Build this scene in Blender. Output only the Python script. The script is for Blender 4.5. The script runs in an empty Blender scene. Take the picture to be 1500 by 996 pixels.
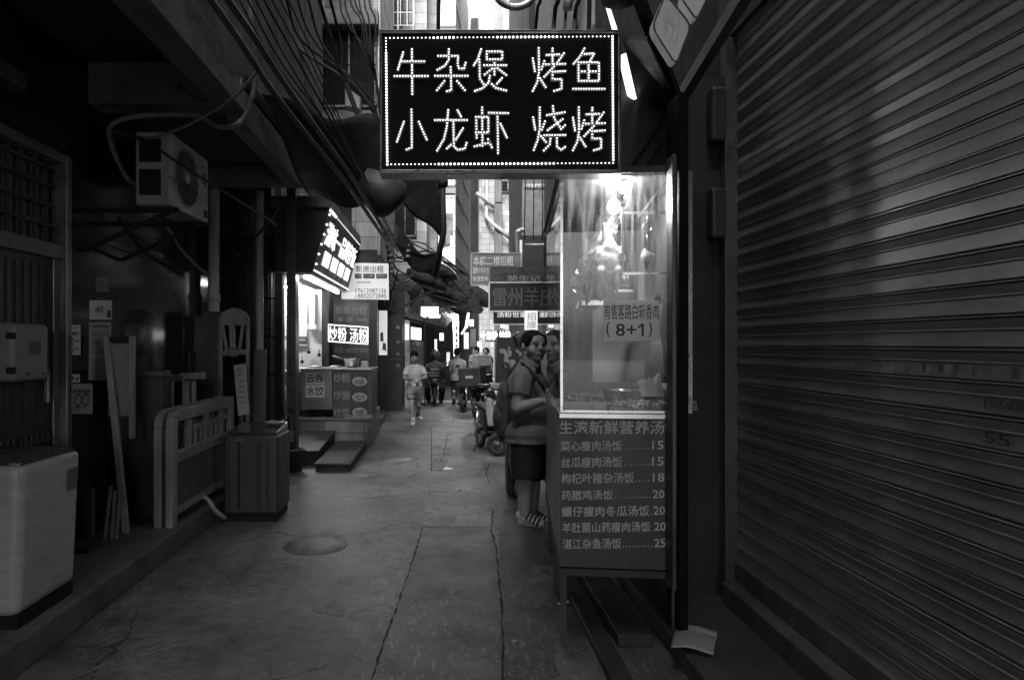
import bpy, bmesh, math, random
from mathutils import Vector, Matrix, Euler, Quaternion
R = math.radians
V = Vector
random.seed(7)
sc = bpy.context.scene
C = sc.collection

# ------------------------------------------------------------------ camera
cam_d = bpy.data.cameras.new('camera'); cam = bpy.data.objects.new('camera', cam_d); C.objects.link(cam)
cam.location = (0, 0, 1.6); cam.rotation_euler = (R(90), 0, 0)
cam_d.sensor_width = 36; cam_d.lens = 24
cam_d.shift_x = 100 / 1500; cam_d.shift_y = 6 / 1500
cam_d.clip_start = .05; cam_d.clip_end = 400
sc.camera = cam
# ------------------------------------------------------------------ sky, sun, exposure
EL, ROT = R(48), R(190)
w = bpy.data.worlds.new('World'); sc.world = w; w.use_nodes = True
nt = w.node_tree; nt.nodes.clear()
sky = nt.nodes.new('ShaderNodeTexSky'); sky.sky_type = 'NISHITA'; sky.sun_disc = False
sky.sun_elevation = EL; sky.sun_rotation = ROT; sky.air_density = 1.5; sky.dust_density = 4
bw = nt.nodes.new('ShaderNodeRGBToBW'); bg = nt.nodes.new('ShaderNodeBackground'); wo = nt.nodes.new('ShaderNodeOutputWorld')
nt.links.new(sky.outputs[0], bw.inputs[0]); nt.links.new(bw.outputs[0], bg.inputs[0]); nt.links.new(bg.outputs[0], wo.inputs[0])
bg.inputs[1].default_value = .15
sun_d = bpy.data.lights.new('sun', 'SUN'); sun_d.energy = 1.5; sun_d.angle = R(25); sun_d.color = (1, 1, 1)
sun = bpy.data.objects.new('sun', sun_d); C.objects.link(sun)
# light travels along -Z of the lamp: from elevation EL, azimuth ROT (clockwise from +Y)
d = V((math.sin(ROT) * math.cos(EL), math.cos(ROT) * math.cos(EL), math.sin(EL)))
sun.rotation_euler = d.to_track_quat('Z', 'Y').to_euler()
sc.view_settings.view_transform = 'Standard'; sc.view_settings.look = 'None'
sc.view_settings.gamma = 1; sc.view_settings.exposure = 1.78
sc.cycles.use_denoising = True; sc.render.filter_size = 1.1
sc.cycles.max_bounces = 7; sc.cycles.diffuse_bounces = 3; sc.cycles.glossy_bounces = 4; sc.cycles.transparent_max_bounces = 12
sc.cycles.sample_clamp_indirect = 1.5; sc.cycles.caustics_reflective = False; sc.cycles.caustics_refractive = False

# ------------------------------------------------------------------ coordinates
def at(px, py, Y):                      # a pixel of the photograph at a chosen distance
    return V(((px - 650) * Y / 1000, Y, 1.6 - (py - 504) * Y / 1000))
def wx(px, py, X):                      # a pixel on a wall standing along the alley at X
    return at(px, py, X * 1000 / (px - 650))
def gr(px, py, z=0):                    # a pixel on a floor of height z
    return at(px, py, (1.6 - z) * 1000 / (py - 504))

# ------------------------------------------------------------------ materials
_M = {}
def nodes(name):
    m = bpy.data.materials.new(name); m.use_nodes = True
    t = m.node_tree; return m, t, t.nodes['Principled BSDF']
def mat(name, c, rough=.6, metal=0, var=.3, scale=5, bump=.15, bs=40, st=(1, 1, 1), dirt=.0, dscale=1.3, rv=.15, spec=.5, bd=.01):
    if name in _M: return _M[name]
    m, t, b = nodes(name); N = t.nodes.new; L = t.links.new
    tc = N('ShaderNodeTexCoord'); mp = N('ShaderNodeMapping'); mp.inputs['Scale'].default_value = st
    L(tc.outputs['Object'], mp.inputs[0])
    n = N('ShaderNodeTexNoise'); n.inputs['Scale'].default_value = scale; n.inputs['Detail'].default_value = 8; n.inputs['Roughness'].default_value = .65
    L(mp.outputs[0], n.inputs['Vector'])
    r = N('ShaderNodeMapRange'); r.inputs[1].default_value = .3; r.inputs[2].default_value = .7
    r.inputs[3].default_value = c * (1 - var); r.inputs[4].default_value = c * (1 + var)
    L(n.outputs[0], r.inputs[0]); out = r.outputs[0]
    if dirt:
        n2 = N('ShaderNodeTexNoise'); n2.inputs['Scale'].default_value = dscale; n2.inputs['Detail'].default_value = 10; n2.inputs['Roughness'].default_value = .7
        L(mp.outputs[0], n2.inputs['Vector'])
        r2 = N('ShaderNodeMapRange'); r2.inputs[1].default_value = .42; r2.inputs[2].default_value = .62; r2.inputs[3].default_value = 1; r2.inputs[4].default_value = 1 - dirt
        L(n2.outputs[0], r2.inputs[0])
        mu = N('ShaderNodeMath'); mu.operation = 'MULTIPLY'; L(out, mu.inputs[0]); L(r2.outputs[0], mu.inputs[1]); out = mu.outputs[0]
    L(out, b.inputs['Base Color'])
    rr = N('ShaderNodeMapRange'); rr.inputs[1].default_value = .3; rr.inputs[2].default_value = .7
    rr.inputs[3].default_value = max(.03, rough - rv); rr.inputs[4].default_value = min(1, rough + rv)
    L(n.outputs[0], rr.inputs[0]); L(rr.outputs[0], b.inputs['Roughness'])
    b.inputs['Metallic'].default_value = metal; b.inputs['Specular IOR Level'].default_value = spec
    if bump:
        n3 = N('ShaderNodeTexNoise'); n3.inputs['Scale'].default_value = bs; n3.inputs['Detail'].default_value = 5
        L(mp.outputs[0], n3.inputs['Vector'])
        bp = N('ShaderNodeBump'); bp.inputs['Strength'].default_value = bump; bp.inputs['Distance'].default_value = bd
        L(n3.outputs[0], bp.inputs['Height']); L(bp.outputs[0], b.inputs['Normal'])
    _M[name] = m; return m
def tile(name, c, joint, w, h, plane='xz', rough=.35, off=0.0, var=.25, mort=.006, stain=.35):
    if name in _M: return _M[name]
    m, t, b = nodes(name); N = t.nodes.new; L = t.links.new
    tc = N('ShaderNodeTexCoord'); sp = N('ShaderNodeSeparateXYZ'); cb = N('ShaderNodeCombineXYZ')
    L(tc.outputs['Object'], sp.inputs[0])
    L(sp.outputs['X' if plane[0] == 'x' else 'Y'], cb.inputs[0]); L(sp.outputs['Z' if plane[1] == 'z' else 'Y'], cb.inputs[1])
    br = N('ShaderNodeTexBrick'); br.offset = off; br.inputs['Scale'].default_value = 1
    br.inputs['Brick Width'].default_value = w; br.inputs['Row Height'].default_value = h
    br.inputs['Mortar Size'].default_value = mort; br.inputs['Mortar Smooth'].default_value = .1; br.inputs['Bias'].default_value = 0
    c1, c2 = c * (1 - var), c * (1 + var)
    br.inputs['Color1'].default_value = (c1, c1, c1, 1); br.inputs['Color2'].default_value = (c2, c2, c2, 1); br.inputs['Mortar'].default_value = (joint, joint, joint, 1)
    L(cb.outputs[0], br.inputs['Vector'])
    mp = N('ShaderNodeMapping'); mp.inputs['Scale'].default_value = (3, 3, .6); L(tc.outputs['Object'], mp.inputs[0])
    n = N('ShaderNodeTexNoise'); n.inputs['Scale'].default_value = 1.5; n.inputs['Detail'].default_value = 9; L(mp.outputs[0], n.inputs['Vector'])
    r = N('ShaderNodeMapRange'); r.inputs[1].default_value = .35; r.inputs[2].default_value = .7; r.inputs[3].default_value = 1; r.inputs[4].default_value = 1 - stain
    L(n.outputs[0], r.inputs[0])
    mx = N('ShaderNodeMix'); mx.data_type = 'RGBA'; mx.blend_type = 'MULTIPLY'; mx.inputs[0].default_value = 1
    L(br.outputs[0], mx.inputs[6]); L(r.outputs[0], mx.inputs[7]); L(mx.outputs[2], b.inputs['Base Color'])
    b.inputs['Roughness'].default_value = rough
    bp = N('ShaderNodeBump'); bp.inputs['Strength'].default_value = .4; bp.inputs['Distance'].default_value = .004; bp.invert = True
    L(br.outputs[1], bp.inputs['Height']); L(bp.outputs[0], b.inputs['Normal'])
    _M[name] = m; return m
def emit(name, s, c=1.0, sample=True):
    if name in _M: return _M[name]
    m, t, b = nodes(name); b.inputs['Base Color'].default_value = (.6, .6, .6, 1); b.inputs['Roughness'].default_value = .5
    b.inputs['Emission Color'].default_value = (c, c, c, 1); b.inputs['Emission Strength'].default_value = s
    if not sample: m.cycles.emission_sampling = 'NONE'
    _M[name] = m; return m
def glass(name, haze=.0, tint=.95, ior=1.5, rough=0.01, hs=6):
    if name in _M: return _M[name]
    m = bpy.data.materials.new(name); m.use_nodes = True; t = m.node_tree; t.nodes.clear(); N = t.nodes.new; L = t.links.new
    o = N('ShaderNodeOutputMaterial'); tr = N('ShaderNodeBsdfTransparent'); tr.inputs[0].default_value = (tint, tint, tint, 1)
    gl = N('ShaderNodeBsdfGlossy'); gl.inputs['Roughness'].default_value = rough
    fr = N('ShaderNodeFresnel'); fr.inputs[0].default_value = ior
    m2 = N('ShaderNodeMixShader'); L(fr.outputs[0], m2.inputs[0]); L(tr.outputs[0], m2.inputs[1]); L(gl.outputs[0], m2.inputs[2])
    last = m2
    if haze:                            # grease and fingermarks on the pane
        tl = N('ShaderNodeBsdfTranslucent'); tl.inputs[0].default_value = (.8, .8, .8, 1)
        tc = N('ShaderNodeTexCoord'); mp = N('ShaderNodeMapping'); mp.inputs['Rotation'].default_value = (0, R(40), 0); mp.inputs['Scale'].default_value = (5, 1, .55)
        L(tc.outputs['Object'], mp.inputs[0])
        n = N('ShaderNodeTexNoise'); n.inputs['Scale'].default_value = hs; n.inputs['Detail'].default_value = 8; L(mp.outputs[0], n.inputs['Vector'])
        r = N('ShaderNodeMapRange'); r.inputs[1].default_value = .42; r.inputs[2].default_value = .72; r.inputs[3].default_value = haze * .25; r.inputs[4].default_value = haze * 3.2
        L(n.outputs[0], r.inputs[0])
        m3 = N('ShaderNodeMixShader'); L(r.outputs[0], m3.inputs[0]); L(m2.outputs[0], m3.inputs[1]); L(tl.outputs[0], m3.inputs[2]); last = m3
    L(last.outputs[0], o.inputs[0]); _M[name] = m; return m

def thin_paper(name, c):                # paper lit through from behind
    m = bpy.data.materials.new(name); m.use_nodes = True; t = m.node_tree; t.nodes.clear(); N = t.nodes.new
    o = N('ShaderNodeOutputMaterial'); a = N('ShaderNodeBsdfDiffuse'); b = N('ShaderNodeBsdfTranslucent'); mx = N('ShaderNodeMixShader'); mx.inputs[0].default_value = .5
    for q in (a, b): q.inputs[0].default_value = (c, c, c, 1)
    t.links.new(a.outputs[0], mx.inputs[1]); t.links.new(b.outputs[0], mx.inputs[2]); t.links.new(mx.outputs[0], o.inputs[0]); return m

# ------------------------------------------------------------------ mesh collector
class MB:
    def __init__(s): s.v = []; s.f = []; s.sm = []
    def add(s, vs, fs, smooth=False):
        o = len(s.v); s.v += [tuple(v) for v in vs]
        for f in fs: s.f.append(tuple(i + o for i in f)); s.sm.append(smooth)
        return s
    def hexa(s, a):                     # 8 corners: bottom ring, top ring
        return s.add(a, [(0, 3, 2, 1), (4, 5, 6, 7), (0, 1, 5, 4), (1, 2, 6, 5), (2, 3, 7, 6), (3, 0, 4, 7)])
    def box(s, x0, x1, y0, y1, z0, z1):
        return s.hexa([(x0, y0, z0), (x1, y0, z0), (x1, y1, z0), (x0, y1, z0), (x0, y0, z1), (x1, y0, z1), (x1, y1, z1), (x0, y1, z1)])
    def slab(s, a, b, c, d_, t):        # quad a b c d thickened by vector t
        t = V(t); return s.hexa([V(a), V(b), V(c), V(d_), V(a) + t, V(b) + t, V(c) + t, V(d_) + t])
    def bar(s, p, q, w_, h=None, up=(0, 0, 1)):
        p, q = V(p), V(q); h = h or w_; d_ = (q - p).normalized(); u = V(up)
        if abs(d_.dot(u)) > .97: u = V((0, 1, 0))
        x = d_.cross(u).normalized(); y = x.cross(d_)
        a = x * w_ / 2; b = y * h / 2
        return s.hexa([p - a - b, p + a - b, p + a + b, p - a + b, q - a - b, q + a - b, q + a + b, q - a + b])
    def tube(s, pts, r, n=8, caps=True):
        pts = [V(p) for p in pts]; rs = r if isinstance(r, (list, tuple)) else [r] * len(pts)
        o = len(s.v); x = None
        for i, p in enumerate(pts):
            d_ = (pts[min(i + 1, len(pts) - 1)] - pts[max(i - 1, 0)]).normalized()
            if x is None: x = d_.orthogonal().normalized()
            x = (x - d_ * x.dot(d_)); x = x.normalized() if x.length > 1e-5 else d_.orthogonal().normalized()
            y = d_.cross(x)
            for k in range(n):
                a = 2 * math.pi * k / n; s.v.append(tuple(p + (x * math.cos(a) + y * math.sin(a)) * rs[i]))
        for i in range(len(pts) - 1):
            for k in range(n):
                a, b = o + i * n + k, o + i * n + (k + 1) % n; s.f.append((a, b, b + n, a + n)); s.sm.append(True)
        if caps:
            s.f.append(tuple(o + k for k in reversed(range(n)))); s.sm.append(False)
            s.f.append(tuple(o + (len(pts) - 1) * n + k for k in range(n))); s.sm.append(False)
        return s
    def cyl(s, p, q, r0, r1=None, n=16): return s.tube([p, q], [r0, r0 if r1 is None else r1], n)
    def lathe(s, prof, c, n=24, axis='z'):   # prof: (radius, height)
        o = len(s.v)
        for r, h in prof:
            for k in range(n):
                a = 2 * math.pi * k / n; x, y = r * math.cos(a), r * math.sin(a)
                p = {'z': (x, y, h), 'y': (x, h, y), 'x': (h, x, y)}[axis]
                s.v.append((c[0] + p[0], c[1] + p[1], c[2] + p[2]))
        for i in range(len(prof) - 1):
            for k in range(n):
                a, b = o + i * n + k, o + i * n + (k + 1) % n; s.f.append((a, b, b + n, a + n)); s.sm.append(True)
        return s
    def ell(s, c, r, rot=None, nu=14, nv=9):
        c = V(c); o = len(s.v); r = r if isinstance(r, (tuple, list)) else (r, r, r)
        for j in range(nv + 1):
            th = math.pi * j / nv
            for i in range(nu):
                ph = 2 * math.pi * i / nu
                p = V((math.sin(th) * math.cos(ph) * r[0], math.sin(th) * math.sin(ph) * r[1], math.cos(th) * r[2]))
                if rot is not None: p = rot @ p
                s.v.append(tuple(c + p))
        for j in range(nv):
            for i in range(nu):
                a, b = o + j * nu + i, o + j * nu + (i + 1) % nu; s.f.append((a, b, b + nu, a + nu)); s.sm.append(True)
        return s
    def cap(s, p, q, r0, r1=None):      # tapered limb with round ends
        r1 = r0 if r1 is None else r1; s.ell(p, r0); s.ell(q, r1); return s.tube([p, q], [r0, r1], 14)
    def grid(s, fn, nu, nv, smooth=True):
        o = len(s.v)
        for j in range(nv + 1):
            for i in range(nu + 1): s.v.append(tuple(fn(i / nu, j / nv)))
        for j in range(nv):
            for i in range(nu):
                a = o + j * (nu + 1) + i; s.f.append((a, a + 1, a + nu + 2, a + nu + 1)); s.sm.append(smooth)
        return s
    def mesh(s, name, m):
        me = bpy.data.meshes.new(name); me.from_pydata(s.v, [], s.f)
        for p, q in zip(me.polygons, s.sm): p.use_smooth = q
        if m: me.materials.append(m)
        bm = bmesh.new(); bm.from_mesh(me); bmesh.ops.recalc_face_normals(bm, faces=bm.faces); bm.to_mesh(me); bm.free()
        return me
    def build(s, name, m, parent=None, bev=0, seg=2, solid=0, **k):
        me = s.mesh(name, m); o = bpy.data.objects.new(name, me); C.objects.link(o); fix(o, parent)
        if solid:
            md = o.modifiers.new('solid', 'SOLIDIFY'); md.thickness = solid; md.offset = 0
        if bev:
            md = o.modifiers.new('bevel', 'BEVEL'); md.width = bev; md.segments = seg; md.limit_method = 'ANGLE'; md.angle_limit = R(40)
        if k: tag(o, **k)
        return o
WO = {}
def fix(o, parent):                     # meshes are modelled in world space; place them under their thing
    if parent is not None:
        o.parent = parent; o.location = -WO.get(parent.name, V((0, 0, 0))); WO[o.name] = V((0, 0, 0))
    else:                               # a thing that is one mesh gets its origin at the middle of its base
        vs = [v.co for v in o.data.vertices]
        c = V(((min(v.x for v in vs) + max(v.x for v in vs)) / 2, (min(v.y for v in vs) + max(v.y for v in vs)) / 2, min(v.z for v in vs)))
        o.data.transform(Matrix.Translation(-c)); o.location = c; WO[o.name] = c
def tag(o, label=None, cat=None, group=None, kind=None):
    if label: o['label'] = label
    if cat: o['category'] = cat
    if group: o['group'] = group
    if kind: o['kind'] = kind
    return o
def thing(name, label, cat, loc=(0, 0, 0), group=None, kind=None):
    o = bpy.data.objects.new(name, None); o.empty_display_size = .1; C.objects.link(o); o.location = loc; WO[o.name] = V(loc)
    return tag(o, label, cat, group, kind)
def dup(o, parent=None):
    c = o.copy(); C.objects.link(c); c.parent = parent
    for ch in [x for x in C.objects if x.parent == o]: dup(ch, c)
    return c
def remesh(mb, name, m, voxel, smooth=4, parent=None, cut=None, **k):
    me = mb.mesh('tmp', None); o = bpy.data.objects.new('tmp', me); C.objects.link(o)
    md = o.modifiers.new('r', 'REMESH'); md.mode = 'VOXEL'; md.voxel_size = voxel; md.use_smooth_shade = True
    if smooth:
        ms = o.modifiers.new('s', 'SMOOTH'); ms.factor = .5; ms.iterations = smooth
    vl = bpy.context.view_layer; hid = []
    dg = bpy.context.evaluated_depsgraph_get(); dg.update()
    new = bpy.data.meshes.new_from_object(o.evaluated_get(dg)); bpy.data.objects.remove(o)
    if cut is not None:                 # straight hem at height cut
        bm = bmesh.new(); bm.from_mesh(new)
        r = bmesh.ops.bisect_plane(bm, geom=bm.verts[:] + bm.edges[:] + bm.faces[:], plane_co=(0, 0, cut), plane_no=(0, 0, 1), clear_inner=True)
        ed = [e for e in r['geom_cut'] if isinstance(e, bmesh.types.BMEdge)]
        ex = bmesh.ops.extrude_edge_only(bm, edges=ed)['geom']; vs = [v for v in ex if isinstance(v, bmesh.types.BMVert)]
        c0 = sum((v.co for v in vs), V()) / max(1, len(vs))
        for v in vs: v.co += (c0 - v.co) * .12
        bm.to_mesh(new); bm.free()
    new.name = name; new.materials.clear(); new.materials.append(m)
    for p in new.polygons: p.use_smooth = True
    ob = bpy.data.objects.new(name, new); C.objects.link(ob); fix(ob, parent)
    if k: tag(ob, **k)
    return ob

# ------------------------------------------------------------------ lettering (built-in font, turned into meshes)
def glyphs(s, bold=0, depth=.02):
    cu = bpy.data.curves.new('t', 'FONT'); cu.body = s; cu.offset = bold; cu.extrude = depth; cu.resolution_u = 2
    o = bpy.data.objects.new('t', cu); me = o.to_mesh()
    v = [x.co.copy() for x in me.vertices]; f = [tuple(p.vertices) for p in me.polygons]
    o.to_mesh_clear(); bpy.data.objects.remove(o); bpy.data.curves.remove(cu); return v, f
def lettering(mb, s, a, b, c, bold=.004, th=.004, lift=.001):
    """put the words s on the parallelogram a (bottom left), b (bottom right), c (top left), raised by th"""
    a, b, c = V(a), V(b), V(c); v, f = glyphs(s, bold)
    if not v: return mb
    x0 = min(p.x for p in v); x1 = max(p.x for p in v); y0 = min(p.y for p in v); y1 = max(p.y for p in v)
    n = (b - a).cross(c - a).normalized()
    return mb.add([a + (b - a) * ((p.x - x0) / (x1 - x0)) + (c - a) * ((p.y - y0) / (y1 - y0)) + n * (lift + (th if p.z > 0 else 0)) for p in v], f)
def words(parent, m, items, fn, name='lettering', bold=.004, th=.004, lift=.001):
    """items: (text, x0, y0, x1, y1) in photo pixels, fn maps a pixel to the sign's own face"""
    mb = MB()
    for t, x0, y0, x1, y1 in items: lettering(mb, t, fn(x0, y1), fn(x1, y1), fn(x0, y0), bold, th, lift)
    return mb.build(name, m, parent)
def flat(px):                           # a face standing across the alley at distance px
    return lambda x, y: at(x, y, px)
# ================================================================== SETTING
# ground: one sheet to the horizon, worn concrete with scuffs, stains and speckles
def ground_mat(name='concrete_ground', k=.86, sc_=1.0):
    m, t, b = nodes(name); N = t.nodes.new; L = t.links.new
    tc = N('ShaderNodeTexCoord')
    def noise(scale, st=(1, 1, 1), rot=0, det=9, rough=.65):
        mp = N('ShaderNodeMapping'); mp.inputs['Scale'].default_value = st; mp.inputs['Rotation'].default_value = (0, 0, rot)
        L(tc.outputs['Object'], mp.inputs[0]); n = N('ShaderNodeTexNoise'); n.inputs['Scale'].default_value = scale; n.inputs['Detail'].default_value = det
        n.inputs['Roughness'].default_value = rough; L(mp.outputs[0], n.inputs['Vector']); return n.outputs[0]
    def mr(x, a, b_, c, d_):
        r = N('ShaderNodeMapRange'); r.inputs[1].default_value = a; r.inputs[2].default_value = b_; r.inputs[3].default_value = c; r.inputs[4].default_value = d_; L(x, r.inputs[0]); return r.outputs[0]
    def op(o, a, c):
        q = N('ShaderNodeMath'); q.operation = o
        L(a, q.inputs[0])
        if isinstance(c, float): q.inputs[1].default_value = c
        else: L(c, q.inputs[1])
        return q.outputs[0]
    base = mr(noise(1.1 * sc_), .32, .68, .065 * k, .24 * k)
    base = op('MULTIPLY', base, mr(noise(9, det=12, rough=.8), .35, .65, .55, 1.5))
    base = op('MULTIPLY', base, mr(noise(.5, (1, .35, 1)), .42, .66, 1.1, .55))
    scuff = op('MULTIPLY', mr(noise(13, (2.6, .7, 1), .5, 12, .75), .53, .68, 0, 1), mr(noise(.7, (1, .4, 1), .45), .47, .58, .03, 1))
    base = op('ADD', base, op('MULTIPLY', scuff, .22))
    vo = N('ShaderNodeTexVoronoi'); vo.inputs['Scale'].default_value = 9; L(tc.outputs['Object'], vo.inputs['Vector'])
    base = op('ADD', base, op('MULTIPLY', mr(vo.outputs[0], .01, .04, 1, 0), .06))
    base = op('MULTIPLY', base, mr(noise(60, det=4), .60, .68, 1, .45)); base = op('MULTIPLY', base, mr(noise(170, det=3), .38, .62, .6, 1.4))
    base = op('MULTIPLY', base, mr(noise(3.1, (1, .6, 1), 1.1, 12, .7), .56, .62, 1, .62))      # grease stains
    n4 = N('ShaderNodeTexNoise'); n4.inputs['Scale'].default_value = 3; n4.inputs['Detail'].default_value = 6; L(tc.outputs['Object'], n4.inputs['Vector'])
    mxv = N('ShaderNodeMix'); mxv.data_type = 'VECTOR'; mxv.inputs[0].default_value = .16; L(tc.outputs['Object'], mxv.inputs[4]); L(n4.outputs['Color'], mxv.inputs[5])
    ve = N('ShaderNodeTexVoronoi'); ve.feature = 'DISTANCE_TO_EDGE'; ve.inputs['Scale'].default_value = 1.5 * sc_; L(mxv.outputs[1], ve.inputs['Vector'])
    fine = op('MULTIPLY', mr(ve.outputs[0], .003, .011, 1, 0), mr(noise(.9), .5, .58, 0, 1))
    base = op('MULTIPLY', base, mr(fine, 0, 1, 1, .22))
    L(base, b.inputs['Base Color'])
    L(mr(noise(2.2), .35, .65, .33, .62), b.inputs['Roughness'])
    bp = N('ShaderNodeBump'); bp.inputs['Strength'].default_value = .5; bp.inputs['Distance'].default_value = .01
    L(op('ADD', noise(45, det=8), noise(6)), bp.inputs['Height']); L(bp.outputs[0], b.inputs['Normal'])
    return m
MB().add([(-60, -60, 0), (60, -60, 0), (60, 90, 0), (-60, 90, 0)], [(0, 1, 2, 3)]).build('ground', ground_mat(), kind='structure')
def patch(pts, m, rag=.03, seed=1):      # a later pour of concrete with a ragged edge
    rn = random.Random(seed); P = []
    for i in range(len(pts)):
        a, b = gr(*pts[i]), gr(*pts[(i + 1) % len(pts)]); n = max(1, int((b - a).length / .08))
        for k in range(n): q = a.lerp(b, k / n); P.append((q.x + rn.uniform(-rag, rag), q.y + rn.uniform(-rag, rag), .0035))
    n = len(P); MB().add(P + [(x, y, -.02) for x, y, z in P], [tuple(range(n))] + [(k, (k + 1) % n, n + (k + 1) % n, n + k) for k in range(n)]).build('concrete_patch', m, kind='structure')
patch([(540, 1010), (585, 880), (619, 774), (720, 778), (733, 870), (735, 1010)], ground_mat('concrete_new', .7, 1.7), .006, 1)
patch([(624, 740), (712, 740), (722, 760), (720, 773), (619, 770)], ground_mat('concrete_pale', 1.1, 2.3), .012, 2)
patch([(739, 1010), (737, 870), (728, 790), (740, 745), (800, 740), (806, 830), (816, 1010)], ground_mat('concrete_damp', .42, 1.3), .02, 3)
patch([(634, 688), (634, 628), (664, 628), (660, 668), (648, 690)], ground_mat('concrete_new2', .72, 3.1), .006, 4)
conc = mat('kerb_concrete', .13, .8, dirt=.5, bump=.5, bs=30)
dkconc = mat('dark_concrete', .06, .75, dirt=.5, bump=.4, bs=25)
pv = MB(); pv.box(-2.68, -2.05, -4, 7.85, 0, .17)
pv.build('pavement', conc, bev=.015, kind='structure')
# the strip of newer concrete in the alley and the joints and cracks round it
mb = MB()
def crack(pts, wd, jit=.006, seed=1):
    rn = random.Random(seed); P = []
    for i in range(len(pts) - 1):
        a, b = V(pts[i]), V(pts[i + 1]); n = max(2, int((b - a).length / .05))
        for k in range(n): P.append(a.lerp(b, k / n) + V((rn.uniform(-jit, jit), rn.uniform(-jit, jit), 0)))
    P.append(V(pts[-1])); vs = []; fs = []
    for i, p in enumerate(P):
        d_ = (P[min(i + 1, len(P) - 1)] - P[max(i - 1, 0)]).normalized(); nn = V((-d_.y, d_.x, 0)); q = wd * rn.uniform(.15, .85)
        vs += [p + nn * q + V((0, 0, .004)), p - nn * q + V((0, 0, .004))]
    for i in range(len(P) - 1): fs.append((2 * i, 2 * i + 1, 2 * i + 3, 2 * i + 2))
    mb.add(vs, fs)
for i, (pp, wd) in enumerate([
    ([(540, 1010), (560, 945), (585, 880), (606, 815), (619, 772)], .011), ([(619, 772), (650, 774), (690, 774), (720, 777)], .008),
    ([(735, 1010), (737, 930), (733, 870), (726, 800), (720, 777), (722, 745), (712, 742)], .012), ([(632, 690), (632, 635), (630, 625)], .012),
    ([(632, 667), (650, 666), (656, 637)], .012), ([(650, 666), (646, 676)], .01), ([(614, 720), (640, 720), (672, 720), (678, 716)], .012),
    ([(652, 728), (680, 727)], .012), ([(716, 680), (712, 695), (716, 707)], .012), ([(663, 619), (665, 613), (690, 612)], .014), ([(630, 612), (664, 613)], .012),
    ([(480, 727), (540, 730), (580, 727)], .008), ([(480, 742), (560, 740), (620, 742)], .006), ([(563, 726), (580, 729)], .012), ([(570, 634), (588, 624)], .014),
    ([(690, 698), (705, 690), (712, 684)], .01), ([(600, 700), (612, 694)], .014), ([(655, 742), (690, 742), (715, 744)], .006), ([(560, 626), (700, 622)], .01)]):
    crack([gr(*p) for p in pp], wd, seed=i)
mb.build('ground_cracks', mat('crack_dirt', .018, .95, bump=0), kind='structure')
mb = MB(); rn = random.Random(4)
for _ in range(240):                    # crumbs and torn paper trodden into the concrete
    x, y = rn.uniform(-1.8, .9), 2.6 + rn.random() ** 1.6 * 11; s_ = rn.uniform(.003, .007) * (1 + 1.6 * (rn.random() < .12)); a = rn.uniform(0, 3)
    if rn.random() < .5: x = rn.gauss(.0, .45)
    p = [(x + s_ * q * math.cos(a + t_), y + s_ * q * math.sin(a + t_), .006 + .002 * (q > 1)) for t_, q in ((0, 1), (rn.uniform(.8, 1.8), rn.uniform(.6, 1.9)), (3, rn.uniform(.5, 1.2)), (4.4, 1.1))]
    mb.add(p, [(0, 1, 2, 3)])
mb.build('litter_crumbs', mat('crumb', .3, .8, var=.9, scale=2), kind='stuff')
mb = MB(); rn = random.Random(44)
for _ in range(620):                    # pale scrape marks where carts are dragged over the lane
    t_ = rn.random(); px, py = 150 + 340 * t_ + rn.gauss(0, 34), 985 - 215 * t_ + rn.gauss(0, 26)
    if rn.random() < .25: px, py = rn.uniform(300, 700), rn.uniform(690, 900)
    c = gr(px, max(py, 640)); a = R(52) + rn.gauss(0, .22); l = rn.expovariate(28) + .008; h = rn.uniform(.0012, .0045); u = V((math.cos(a), math.sin(a), 0)); n_ = V((-u.y, u.x, 0))
    if not -1.95 < c.x < .5: continue
    z = V((0, 0, .0045)); P = [c - u * l, c - u * l * .3 - n_ * h * rn.uniform(.3, 1.4), c + u * l * .5 - n_ * h * .6, c + u * l, c + u * l * .2 + n_ * h * rn.uniform(.4, 1.5), c - u * l * .6 + n_ * h * .5]
    mb.add([p + z for p in P], [tuple(range(6))])
mb.build('ground_scuffs', mat('scuff_dust', .26, .85, var=.5, scale=3, bump=0), kind='stuff')
mb = MB(); c = gr(654, 687.5); mb.lathe([(.0, .03), (.02, .028), (.045, .006)], c, 9); mb.lathe([(.0, .02), (.02, .02), (.035, .006)], (c.x + .045, c.y + .01, 0), 7)
mb.build('paper_scrap', mat('tissue', .75, .8), label='small crumpled white tissue lying in the middle of the alley', cat='litter')
def manhole(px, py, r, label):
    c = gr(px, py); t = thing('manhole_cover', label, 'manhole cover', (c.x, c.y, 0))
    MB().lathe([(r, .003), (r + .01, .0045), (r + .014, .0)], (c.x, c.y, 0), 48).build('rim', mat('rim_concrete', .12, .7, dirt=.3), t)
    MB().lathe([(0, .005), (r - .004, .005), (r - .002, .0)], (c.x, c.y, 0), 48).build('cover', _M.setdefault('cover_concrete', _M.get('cover_concrete') or ground_mat('cover_concrete', 1.4, 1.6)), t)
manhole(462, 799, .24, 'round concrete manhole cover nearest the camera in front of the dark washing machine')
manhole(586, 672, .245, 'cracked round manhole cover further up the alley beside the ramp steps')
manhole(537, 697, .13, 'small round drain cover close to the lower ramp step')

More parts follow.
